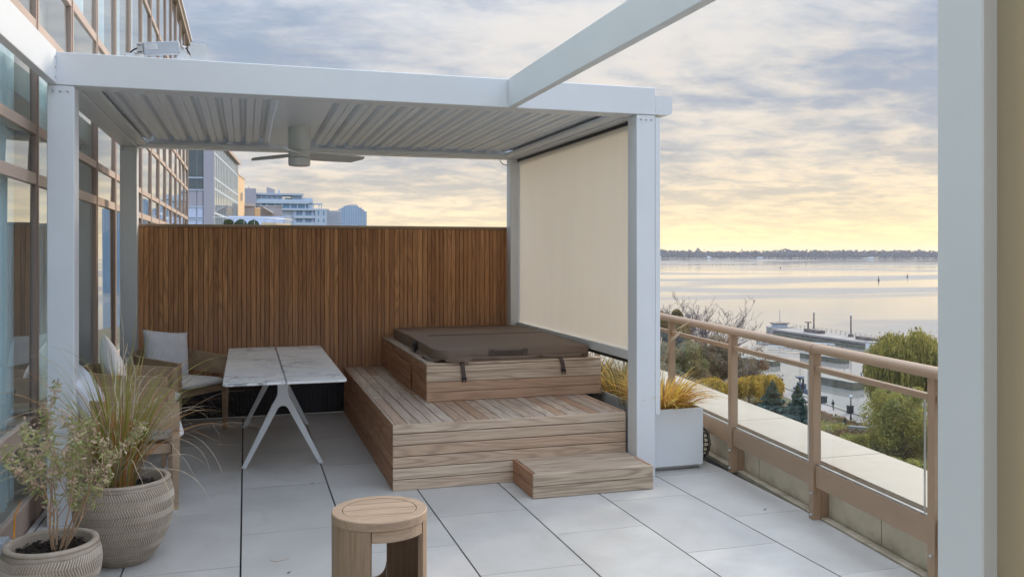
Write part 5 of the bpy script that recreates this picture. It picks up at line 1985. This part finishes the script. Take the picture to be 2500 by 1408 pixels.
for nm_, x_, y_, h_, lab in (('lamp_post', 184.0, 252, 6.2, 'dark lamp post on the jetty, further of the two'), ('lamp_post', 183.5, 232.5, 6.6, 'dark lamp post on the jetty, nearer of the two')):
    lp = thing(nm_, lab, 'lamp post', (x_, y_, WZ + 2.1), 0, 'lamp posts on the jetty')
    MB().lathe([(0.9, 0), (0.8, 0.8), (0.25, 1.0), (0.22, h_)], 10).build('column', M['riprap'], lp)
    MB().sphere((0, 0, h_ + 0.35), 0.35, 8, 6).build('globe', M['white_far'], lp)
lp = thing('flag_pole', 'thin pole at the far tip of the jetty', 'pole', (181.5, 268, WZ + 3.8))
MB().tube([(0, 0, 0), (0, 0, 4.6)], 0.12, 6).build('shaft', M['steel'], lp)


def dock(label, p0, p1, w, h=1.0):
    a, b = Vector((*p0, 0)), Vector((*p1, 0))
    L_ = (b - a).length
    d = b - a
    o = thing('floating_dock', label, 'dock', (a.x, a.y, WZ), math.atan2(d.y, d.x), 'floating docks in the harbour')
    MB().box(0, L_, 0, w, -0.5, h).build('float', M['dock'], o)
    MB().box(-0.1, L_ + 0.1, -0.1, w + 0.1, h + 0.01, h + 0.16).build('deck', M['docktop'], o)
    for k in range(max(2, int(L_ / 5))):
        MB().tube([(2 + k * 5, -0.25, -1), (2 + k * 5, -0.25, h + 1.0)], 0.16, 6).build('pile', M['dock'], o)
    return o


dock('short dark green floating dock nearest the willow, beside the quay', (124.4, 153.5), (123.2, 165), 3.0, 1.5)
dock('dark floating dock just under the handrail, further out than the willow dock', (150.3, 191), (148.6, 206), 3.0, 1.2)
dock('long dark floating dock behind the bare tree', (130.2, 192), (122, 216), 3.0, 1.2)
dock('pale floating dock furthest out beside the jetty', (166, 212), (160, 246), 2.4, 0.8)
dock('narrow dock half hidden by the willow branches', (130.5, 154), (129.5, 161), 2.5, 1.4)


def gangway(label, p0, p1):
    a, b = Vector(p0), Vector(p1)
    L_ = (b - a).length
    d = b - a
    o = thing('gangway', label, 'gangway', p0, math.atan2(d.y, d.x), 'white gangways between the docks')
    MB().box(0, L_, -0.7, 0.7, 0, 0.15).build('walkway', M['docktop'], o)
    for s in (-0.7, 0.7):
        mb = MB().tube([(0, s, 1.1), (L_, s, 1.1)], 0.07, 5)
        n_ = int(L_ / 2.2)
        for k in range(n_ + 1):
            mb.tube([(L_ * k / n_, s, 0.1), (L_ * k / n_, s, 1.1)], 0.06, 5)
            if k < n_:
                mb.tube([(L_ * k / n_, s, 0.1), (L_ * (k + 1) / n_, s, 1.1)], 0.05, 5)
        mb.build('truss', M['white_far'], o)
    return o


gangway('white truss gangway crossing behind the railing, nearer one', (141, 214, WZ + 1.4), (151, 203, WZ + 1.4))
gangway('white truss gangway further out towards the jetty', (150, 232, WZ + 1.2), (163, 214, WZ + 1.2))
wb = thing('white_kiosk', 'small white kiosk beside the willow at the root of the jetty', 'kiosk', (174.2, 211.0, WZ))
MB().box(-1.5, 1.5, -1.4, 1.4, -0.6, 2.7).build('wall', M['white_far'], wb)
MB().box(-1.7, 1.7, -1.6, 1.6, 2.71, 2.9).build('roof', M['jetty'], wb)

bt = thing('work_boat', 'small navy blue workboat with thin mast moored at the quay', 'boat', (103.9, 146.5, WZ), R(80))
hull = [(-2.2, -0.75), (1.6, -0.75), (2.6, 0), (1.6, 0.75), (-2.2, 0.75)]
MB().prism(hull, -0.3, 2.3).build('hull', M['navy'], bt)
MB().box(-1.4, 0.5, -0.55, 0.55, 2.31, 3.3).build('cabin', M['navy'], bt)
MB().tube([(0.2, 0, 3.3), (0.2, 0, 7.2)], 0.05, 5).build('mast', M['steel'], bt)
MB().lathe([(0.1, 3.3), (0.2, 4.0), (0.95, 4.4), (0.95, 4.5)], 10, 0.2, 0).build('funnel', M['navy'], bt)
MB().tube([(-1.8, 0.3, 2.3), (-1.8, 0.3, 4.4)], 0.22, 6).build('exhaust', M['ink'], bt)
tu = thing('tub_planter', 'dark tapered tub planter with bare twigs at the corner of the quay', 'planter', (105.0, 154.8, GZ + 0.22))
MB().lathe([(0.35, 0), (0.62, 1.05), (0.5, 1.08)], 14).build('tub', M['ink'], tu)
mb = MB()
for k in range(14):
    a = random.uniform(0, 2 * PI)
    mb.tube([(0, 0, 1.0), (0.25 * math.cos(a), 0.25 * math.sin(a), 1.5), (0.7 * math.cos(a), 0.7 * math.sin(a), random.uniform(1.6, 2.1))], 0.03, 4)
mb.build('twigs', M['barkgrey'], tu)
for (x_, y_, lab) in ((617.7, 740, 'dark channel buoy on the lake, middle one'), (718.6, 814, 'dark channel buoy on the lake, rightmost one'), (923, 1361, 'dark channel buoy far out on the lake, leftmost one')):
    b_ = thing('channel_buoy', lab, 'buoy', (x_, y_, WZ), 0, 'channel buoys on the lake')
    MB().lathe([(1.1, -0.5), (1.2, 0.6), (0.5, 1.2), (0.28, 4.2), (0.1, 4.6)], 8).build('body', M['ink'], b_)

# ------------------------------------------------------------------ promenade furniture and people
lp = thing('globe_lamp', 'globe street lamp on the waterfront promenade', 'lamp post', (93.6, 118.6, GZ + 0.06))
MB().lathe([(0.22, 0), (0.16, 0.5), (0.10, 0.8), (0.085, 3.5)], 10).build('column', M['ink'], lp)
MB().sphere((0, 0, 3.75), 0.30, 12, 8).build('globe', M['white_far'], lp)
for (x_, y_, lab) in ((99.2, 133.0, 'black litter bin at the water edge behind the walking person'), (97.4, 123.6, 'black litter bin at the water edge near the globe lamp')):
    b_ = thing('litter_bin', lab, 'bin', (x_, y_, GZ + 0.06), 0, 'litter bins on the promenade')
    MB().box(-0.42, 0.42, -0.42, 0.42, 0, 1.2, 0.05).build('bin_body', M['ink'], b_)
    MB().box(-0.48, 0.48, -0.48, 0.48, 1.21, 1.32, 0.03).build('lid', M['ink'], b_)


def person(label, loc, rz, joints, edges, radii, head_c, group=None):
    o = thing('person', label, 'person', loc, rz, group)
    me = bpy.data.meshes.new('body')
    me.from_pydata(joints, edges, [])
    me.materials.append(M['ink'])
    b = link('body', me, o)
    sk_ = b.modifiers.new('skin', 'SKIN')
    for v, r_ in zip(me.skin_vertices[0].data, radii):
        v.radius = r_
    me.skin_vertices[0].data[0].use_root = True
    ss = b.modifiers.new('sub', 'SUBSURF')
    ss.levels = ss.render_levels = 1
    MB().sphere(head_c, 0.105, 12, 8, (0.9, 1.0, 1.2)).build('head', M['skin'], o, True)
    MB().sphere((head_c[0], head_c[1] + 0.01, head_c[2] + 0.02), 0.112, 12, 8, (0.92, 1.02, 1.15)).build('hair', M['bark'], o, True)
    return o


J = [(0, 0, 0.95), (0, 0.02, 1.2), (0, 0.03, 1.42), (0, 0.02, 1.52), (0.19, 0.03, 1.42), (0.27, 0.0, 1.16), (0.26, -0.10, 0.92), (-0.19, 0.03, 1.42), (-0.27, 0.06, 1.16), (-0.26, 0.10, 0.92),
     (0.10, 0.0, 0.9), (0.11, 0.10, 0.5), (0.11, 0.02, 0.06), (0.11, 0.16, 0.04), (-0.10, 0.0, 0.9), (-0.11, -0.06, 0.5), (-0.11, -0.28, 0.12), (-0.11, -0.18, 0.03)]
E_ = [(0, 1), (1, 2), (2, 3), (2, 4), (4, 5), (5, 6), (2, 7), (7, 8), (8, 9), (0, 10), (10, 11), (11, 12), (12, 13), (0, 14), (14, 15), (15, 16), (16, 17)]
RD_ = [(0.15, 0.12), (0.17, 0.13), (0.17, 0.12), (0.07, 0.07), (0.08, 0.08), (0.065, 0.065), (0.05, 0.05), (0.08, 0.08), (0.065, 0.065), (0.05, 0.05), (0.10, 0.10), (0.075, 0.075), (0.05, 0.05), (0.05, 0.04), (0.10, 0.10), (0.075, 0.075), (0.05, 0.05), (0.05, 0.04)]
person('person in dark jacket walking along the waterfront promenade', (96.6, 127.0, GZ + 0.06), R(15), J, E_, RD_, (0, 0.03, 1.66))
J2 = [(0, 0, 0.5), (0, 0.06, 0.75), (0, 0.13, 0.98), (0, 0.16, 1.07), (0.19, 0.13, 0.96), (0.24, 0.28, 0.72), (0.16, 0.45, 0.62), (-0.19, 0.13, 0.96), (-0.24, 0.28, 0.72), (-0.16, 0.45, 0.62),
      (0.10, 0.05, 0.48), (0.12, 0.45, 0.50), (0.12, 0.48, 0.08), (0.12, 0.62, 0.04), (-0.10, 0.05, 0.48), (-0.12, 0.45, 0.50), (-0.12, 0.50, 0.08), (-0.12, 0.64, 0.04)]
person('person in dark clothes sitting on a stone in the planting beds', (90.0, 115.6, GZ + 0.05), R(160), J2, E_, RD_, (0, 0.18, 1.22))
st_ = MB().sphere((0, 0, 0.2), 0.5, 10, 6, (1, 0.8, 0.5)).build('boulder', M['jetty'])
st_.location = (90.0, 115.6, GZ)
tag(st_, 'low boulder under the seated person in the planting beds', 'rock')


def bicycle(label, loc, rz):
    o = thing('bicycle', label, 'bicycle', loc, rz, 'bicycles parked by the promenade')
    for x_ in (-0.52, 0.52):
        w_ = MB().tube([(x_ + 0.33 * math.cos(2 * PI * k / 18), 0, 0.34 + 0.33 * math.sin(2 * PI * k / 18)) for k in range(19)], 0.03, 5, False)
        for k in range(4):
            a = PI * k / 4
            w_.tube([(x_ + 0.32 * math.cos(a), 0, 0.34 + 0.32 * math.sin(a)), (x_ - 0.32 * math.cos(a), 0, 0.34 - 0.32 * math.sin(a))], 0.006, 4)
        w_.build('wheel', M['ink'], o)
    f_ = MB()
    for a, b in (((-0.52, 0.34), (-0.15, 0.85)), ((-0.52, 0.34), (-0.05, 0.32)), ((-0.05, 0.32), (-0.17, 0.92)), ((-0.05, 0.32), (0.38, 0.82)), ((-0.15, 0.82), (0.37, 0.86)), ((0.52, 0.34), (0.36, 0.95))):
        f_.tube([(a[0], 0, a[1]), (b[0], 0, b[1])], 0.028, 5)
    f_.build('frame', M['white_far'], o)
    MB().box(-0.30, -0.05, -0.06, 0.06, 0.92, 0.98, 0.02).build('saddle', M['ink'], o)
    MB().tube([(0.36, -0.28, 1.0), (0.36, 0, 0.97), (0.36, 0.28, 1.0)], 0.025, 5).build('handlebar', M['ink'], o)


bicycle('bicycle leaning beside the globe lamp', (94.4, 117.7, GZ + 0.06), R(-25))
bicycle('bicycle parked by the spruce at the far end of the lawn', (93.3, 132.6, GZ + 0.02), R(-20))
lg_ = thing('stone_bench', 'pale stone bench block at the edge of the planting beds', 'bench', (88.9, 110.4, GZ), R(-40))
MB().box(-1.6, 1.6, -0.45, 0.45, 0, 0.75, 0.05).build('block', M['jetty'], lg_)
MB().box(-1.65, 1.65, -0.5, 0.5, 0.752, 0.86, 0.03).build('seat', M['docktop'], lg_)


# ------------------------------------------------------------------ trees
def crown_leaves(n, cx, cy, cz, rx, ry, rz, size, lumps=26, seed=0):
    rg = np.random.default_rng(seed)
    d = rg.normal(size=(lumps, 3))
    d /= np.linalg.norm(d, axis=1, keepdims=True)
    cen = d * (0.35 + 0.55 * rg.random((lumps, 1)) ** 0.6)
    cen[:, 2] = np.where(cen[:, 2] < -0.5, cen[:, 2] * 0.7, cen[:, 2])
    rad = 0.15 + 0.20 * rg.random(lumps)
    idx = rg.integers(0, lumps, n)
    e = rg.normal(size=(n, 3))
    e /= np.linalg.norm(e, axis=1, keepdims=True)
    p = cen[idx] + e * (rad[idx][:, None] * (0.55 + 0.5 * rg.random((n, 1))))
    P_ = p * np.array([rx, ry, rz]) + np.array([cx, cy, cz])
    u = rg.normal(size=(n, 3))
    v = rg.normal(size=(n, 3))
    u = u / np.linalg.norm(u, axis=1, keepdims=True) * size * (0.6 + 0.8 * rg.random((n, 1)))
    v = v / np.linalg.norm(v, axis=1, keepdims=True) * size * 0.7 * (0.6 + 0.8 * rg.random((n, 1)))
    return P_, u, v


def branch_mesh(h, r0, spread, depth, seed, n_first=6, start=0.25, up=0.5):
    rg = random.Random(seed)
    mb = MB()

    def rec(p, d, L_, r_, dep):
        n_ = 4
        pts = [p.copy()]
        for k in range(n_):
            d = (d + Vector((rg.uniform(-1, 1), rg.uniform(-1, 1), rg.uniform(-0.3, 0.8) * up)) * 0.17).normalized()
            p = p + d * (L_ / n_)
            pts.append(p.copy())
        mb.tube(pts, [max(0.034, r_ * (1 - 0.62 * k / n_)) for k in range(n_ + 1)], 5 if dep < 2 else 3, False)
        if dep < depth:
            for _ in range(rg.randint(2, 4)):
                k = rg.randint(1, n_)
                d2 = (d + Vector((rg.uniform(-1, 1), rg.uniform(-1, 1), rg.uniform(-0.3, 0.9))) * spread).normalized()
                rec(pts[k], d2, L_ * rg.uniform(0.55, 0.78), r_ * 0.5, dep + 1)

    trunk = [Vector((0, 0, 0)), Vector((rg.uniform(-.1, .1), rg.uniform(-.1, .1), h * start * 0.5)), Vector((rg.uniform(-.2, .2), 0, h * start))]
    mb.tube(trunk, [r0, r0 * 0.85, r0 * 0.7], 8)
    for i in range(n_first):
        a = 2 * PI * i / n_first + rg.uniform(-0.3, 0.3)
        d = Vector((math.cos(a) * spread, math.sin(a) * spread, 0.9 + rg.uniform(-0.2, 0.5))).normalized()
        rec(trunk[-1] - Vector((0, 0, rg.uniform(0, h * 0.08))), d, h * rg.uniform(0.30, 0.40), r0 * 0.5, 1)
    return mb


def leafy(name, label, x_, y_, h, rx, mt, n, size, seed, z0f=0.42, rzf=0.55, lumps=38, bark='bark', z=GZ, group=None):
    o = thing(name, label, 'tree', (x_, y_, z), 0, group)
    branch_mesh(h * 0.9, 0.02 * h + 0.06, 0.75, 2, seed, 6, 0.22).build('trunk', M[bark], o)
    P_, u, v = crown_leaves(n, 0, 0, h * (z0f + rzf) / 2 + h * 0.10, rx, rx, h * rzf / 1.05, size, lumps, seed)
    keep = P_[:, 2] > 0.1
    tri_cloud('crown', M[mt], P_[keep], u[keep], v[keep], o)
    return o


def spruce(label, x_, y_, h, r_, mt, n, seed, name='spruce_tree'):
    o = thing(name, label, 'tree', (x_, y_, GZ))
    MB().tube([(0, 0, 0), (0, 0, h * 0.95)], [0.16, 0.02], 6).build('trunk', M['bark'], o)
    rg = np.random.default_rng(seed)
    t = 1 - np.sqrt(rg.random(n))
    lay = np.floor(t * 17 + rg.random(n) * 0.5) / 17
    a = rg.random(n) * 2 * PI
    arm = np.floor(a / (2 * PI) * 11)
    a = (arm + 0.5 + (rg.random(n) - 0.5) * 0.75) / 11 * 2 * PI + lay * 9
    rr = r_ * (1 - lay) ** 0.9 * (rg.random(n) ** 0.55) * (0.82 + 0.3 * np.sin(arm * 7 + lay * 40))
    zz = h * (0.03 + 0.97 * lay) - rr * 0.22 + rg.normal(size=n) * 0.05 * h * 0.3
    P_ = np.stack([rr * np.cos(a), rr * np.sin(a), zz], 1)
    out = np.stack([np.cos(a), np.sin(a), -0.35 + 0 * a], 1)
    u = (out + rg.normal(size=(n, 3)) * 0.45) * 0.16
    v = rg.normal(size=(n, 3)) * 0.10
    tri_cloud('crown', M[mt], P_, u, v, o)
    return o


def willow(label, x_, y_, h, r_, mt, n, seed, name='willow_tree', strand=3.5, w=0.05):
    o = thing(name, label, 'tree', (x_, y_, GZ))
    branch_mesh(h * 0.82, 0.03 * h, 0.8, 2, seed, 7, 0.28).build('trunk', M['bark'], o)
    rg = np.random.default_rng(seed)
    # strands start on a lumpy dome and hang down
    lumps = 24
    la_ = rg.random(lumps) * 2 * PI
    lr = np.sqrt(rg.random(lumps)) * 0.85
    lc = np.stack([lr * np.cos(la_), lr * np.sin(la_), np.sqrt(np.maximum(0, 1 - lr ** 2)) * (0.82 + 0.2 * rg.random(lumps))], 1)
    idx = rg.integers(0, lumps, n)
    e = rg.normal(size=(n, 3)) * 0.115
    st = lc[idx] + e
    st = st * np.array([r_, r_, h * 0.50]) + np.array([0, 0, h * 0.47])
    L_ = strand * (0.4 + 0.9 * rg.random(n)) * (0.6 + 0.5 * (h - st[:, 2]).clip(0, h) / h)
    ns = 9
    outv = st[:, :2] / (np.linalg.norm(st[:, :2], axis=1, keepdims=True) + 1e-6)
    P_, U_, V_ = [], [], []
    for k in range(ns):
        t = k / (ns - 1)
        off = outv * (0.55 * math.sin(min(1, t * 2.2) * PI / 2))[..., None] if False else outv * (0.5 * math.sin(min(1.0, t * 2.2) * PI / 2))
        z_ = st[:, 2] + 0.25 * math.sin(min(1, t * 4) * PI) - L_ * t
        q = np.stack([st[:, 0] + off[:, 0], st[:, 1] + off[:, 1], z_], 1) + rg.normal(size=(n, 3)) * np.array([0.05, 0.05, 0.05])
        P_.append(q)
        U_.append(np.stack([rg.normal(size=n) * 0.05, rg.normal(size=n) * 0.05, -(L_ / ns) * 0.7], 1))
        V_.append(rg.normal(size=(n, 3)) * np.array([1, 1, 0.3]) * w)
    P_, U_, V_ = np.vstack(P_), np.vstack(U_), np.vstack(V_)
    keep = P_[:, 2] > 0.3
    tri_cloud('crown', M[mt], P_[keep], U_[keep], V_[keep], o)
    return o


# left group, seen over and through the railing
leafy('autumn_tree', 'tall rusty brown autumn tree beside the pergola post', 83.5, 166.0, 15.6, 6.6, 'lf_autumn', 26000, 0.30, 21)
o = thing('bare_tree', 'large bare leafless tree spreading in front of the lake', 'tree', (102.0, 176.0, GZ))
branch_mesh(19.5, 0.45, 1.15, 5, 33, 12, 0.16, 0.8).build('trunk', M['barkgrey'], o)
o = thing('bare_tree', 'smaller bare tree behind the rusty brown autumn tree', 'tree', (94.5, 184.0, GZ))
branch_mesh(19.0, 0.40, 0.95, 5, 36, 8, 0.2, 0.8).build('trunk', M['barkgrey'], o)
leafy('olive_tree', 'dense olive green tree low behind the railing glass', 80.0, 152.5, 10.6, 6.2, 'lf_olive', 26000, 0.26, 24)
leafy('olive_tree', 'dense olive tree next to the planter grass, behind the first glass pane', 75.5, 143.0, 9.3, 5.0, 'lf_olive', 20000, 0.24, 25)
leafy('brown_tree', 'half bare brownish tree between the olive tree and the railing post', 87.0, 150.0, 9.4, 5.4, 'lf_brown', 17000, 0.19, 26, bark='barkgrey')
o = leafy('red_tree', 'thin twiggy tree with a tuft of orange red leaves', 92.0, 146.0, 8.6, 4.2, 'lf_brown', 5200, 0.13, 27, bark='barkgrey')
o2 = branch_mesh(9.0, 0.2, 1.0, 4, 45, 9, 0.2, 0.6).build('branches', M['barkgrey'], o)
P_, u, v = crown_leaves(1300, 2.6, -0.6, 5.9, 1.5, 1.5, 1.7, 0.16, 9, 5)
tri_cloud('red_leaves', M['lf_red'], P_, u, v, o)
leafy('thicket', 'low grey brown thicket of twigs under the olive trees', 79.5, 141.5, 5.6, 4.6, 'lf_brown', 9000, 0.17, 47, 0.3, 0.62, bark='barkgrey')
willow('yellow weeping tree low behind the golden grass, left of the second post', 78.9, 137.0, 4.7, 3.3, 'lf_yellow', 3400, 51, 'yellow_tree', 2.6, 0.075)
willow('yellow weeping tree just right of the second railing post', 86.3, 137.0, 4.7, 2.9, 'lf_yellow', 3000, 52, 'yellow_tree', 2.6, 0.075)
willow('yellow weeping tree beside the dark spruce', 90.3, 137.5, 4.8, 2.6, 'lf_yellow', 3000, 53, 'yellow_tree', 2.6, 0.075)
spruce('dark blue green spruce seen through the middle glass pane', 83.6, 125.5, 5.9, 3.3, 'lf_spruce', 16000, 61)
spruce('blue green spruce beside the railing post, nearer the lawn', 80.4, 114.0, 7.2, 2.9, 'lf_spruce', 16000, 62)
# right group
willow('big green weeping willow at the water edge on the right', 101.5, 114.5, 13.8, 6.5, 'lf_willow', 12500, 55, 'willow_tree', 7.0, 0.06)
spruce('grey green spruce in front of the willow', 86.0, 96.5, 8.8, 3.2, 'lf_spruceg', 16000, 63)
leafy('green_tree', 'bright yellow green bushy tree in front of the willow, behind the last pane', 77.5, 88.5, 9.6, 4.7, 'lf_green', 26000, 0.16, 71, 0.26, 0.64, 60)
leafy('green_shrub', 'low yellow green shrub at the foot of the bright tree, left side', 75.5, 93.5, 3.4, 3.2, 'lf_green', 6000, 0.15, 29, 0.25, 0.7)
leafy('green_shrub', 'low spreading shrub under the bright tree, nearest the coping', 70.5, 80.5, 3.2, 4.2, 'lf_green', 7000, 0.15, 30, 0.25, 0.7)
leafy('green_shrub', 'yellowing shrub at the right edge below the willow', 79.5, 79.5, 4.2, 3.4, 'lf_yellow', 5000, 0.14, 31, 0.25, 0.7)
leafy('green_shrub', 'broad olive shrub on the lawn behind the third pane', 72.5, 97.0, 2.4, 3.4, 'lf_olive', 5000, 0.14, 34, 0.25, 0.7)

# planting beds: rust and green ground cover
n = 26000
a = RNG.random(n)
b = RNG.random(n)
xx_ = 60 + 33 * a
yy_ = 66 + 66 * b
hh = np.array([0.5 + 0.5 * mnoise.noise((x_ * 0.16, y_ * 0.16, 2)) for x_, y_ in zip(xx_, yy_)])
lim = 92.6 + np.clip((yy_ - 121), 0, 40) * 0.18 - np.clip(95 - yy_, 0, 60) * -0.05
keep = (xx_ < lim - 0.5)
P_ = np.stack([xx_, yy_, GZ + 0.15 + 0.75 * hh * RNG.random(n)], 1)
u = rand_dirs(n) * 0.28
v = rand_dirs(n) * 0.18
rust = (hh > 0.52) & (xx_ > 80)
o = tri_cloud('rust_ground_cover', M['lf_rust'], P_[keep & rust], u[keep & rust], v[keep & rust])
tag(o, 'rust red low planting beside the promenade', 'ground cover', kind='stuff')
o = tri_cloud('green_ground_cover', M['lf_green'], P_[keep & ~rust], u[keep & ~rust], v[keep & ~rust])
tag(o, 'mixed green and yellow low planting in the park', 'ground cover', kind='stuff')

# ------------------------------------------------------------------ air
hz = box('haze', None, None, -2600, 5200, -1500, 5200, WZ - 4.0, 36.0)
hm = bpy.data.materials.new('haze_air')
hm.use_nodes = True
ht = NT(hm.node_tree)
ht.n.clear()
hv = ht.node('ShaderNodeVolumePrincipled')
hv.inputs['Color'].default_value = (0.93, 0.94, 1.0, 1)
hv.inputs['Density'].default_value = 0.00008
ho = ht.node('ShaderNodeOutputMaterial')
ht.link(hv.outputs[0], ho.inputs['Volume'])
hz.data.materials.append(hm)
hz['kind'] = 'stuff'
hz['label'] = 'thin evening haze over the lake'
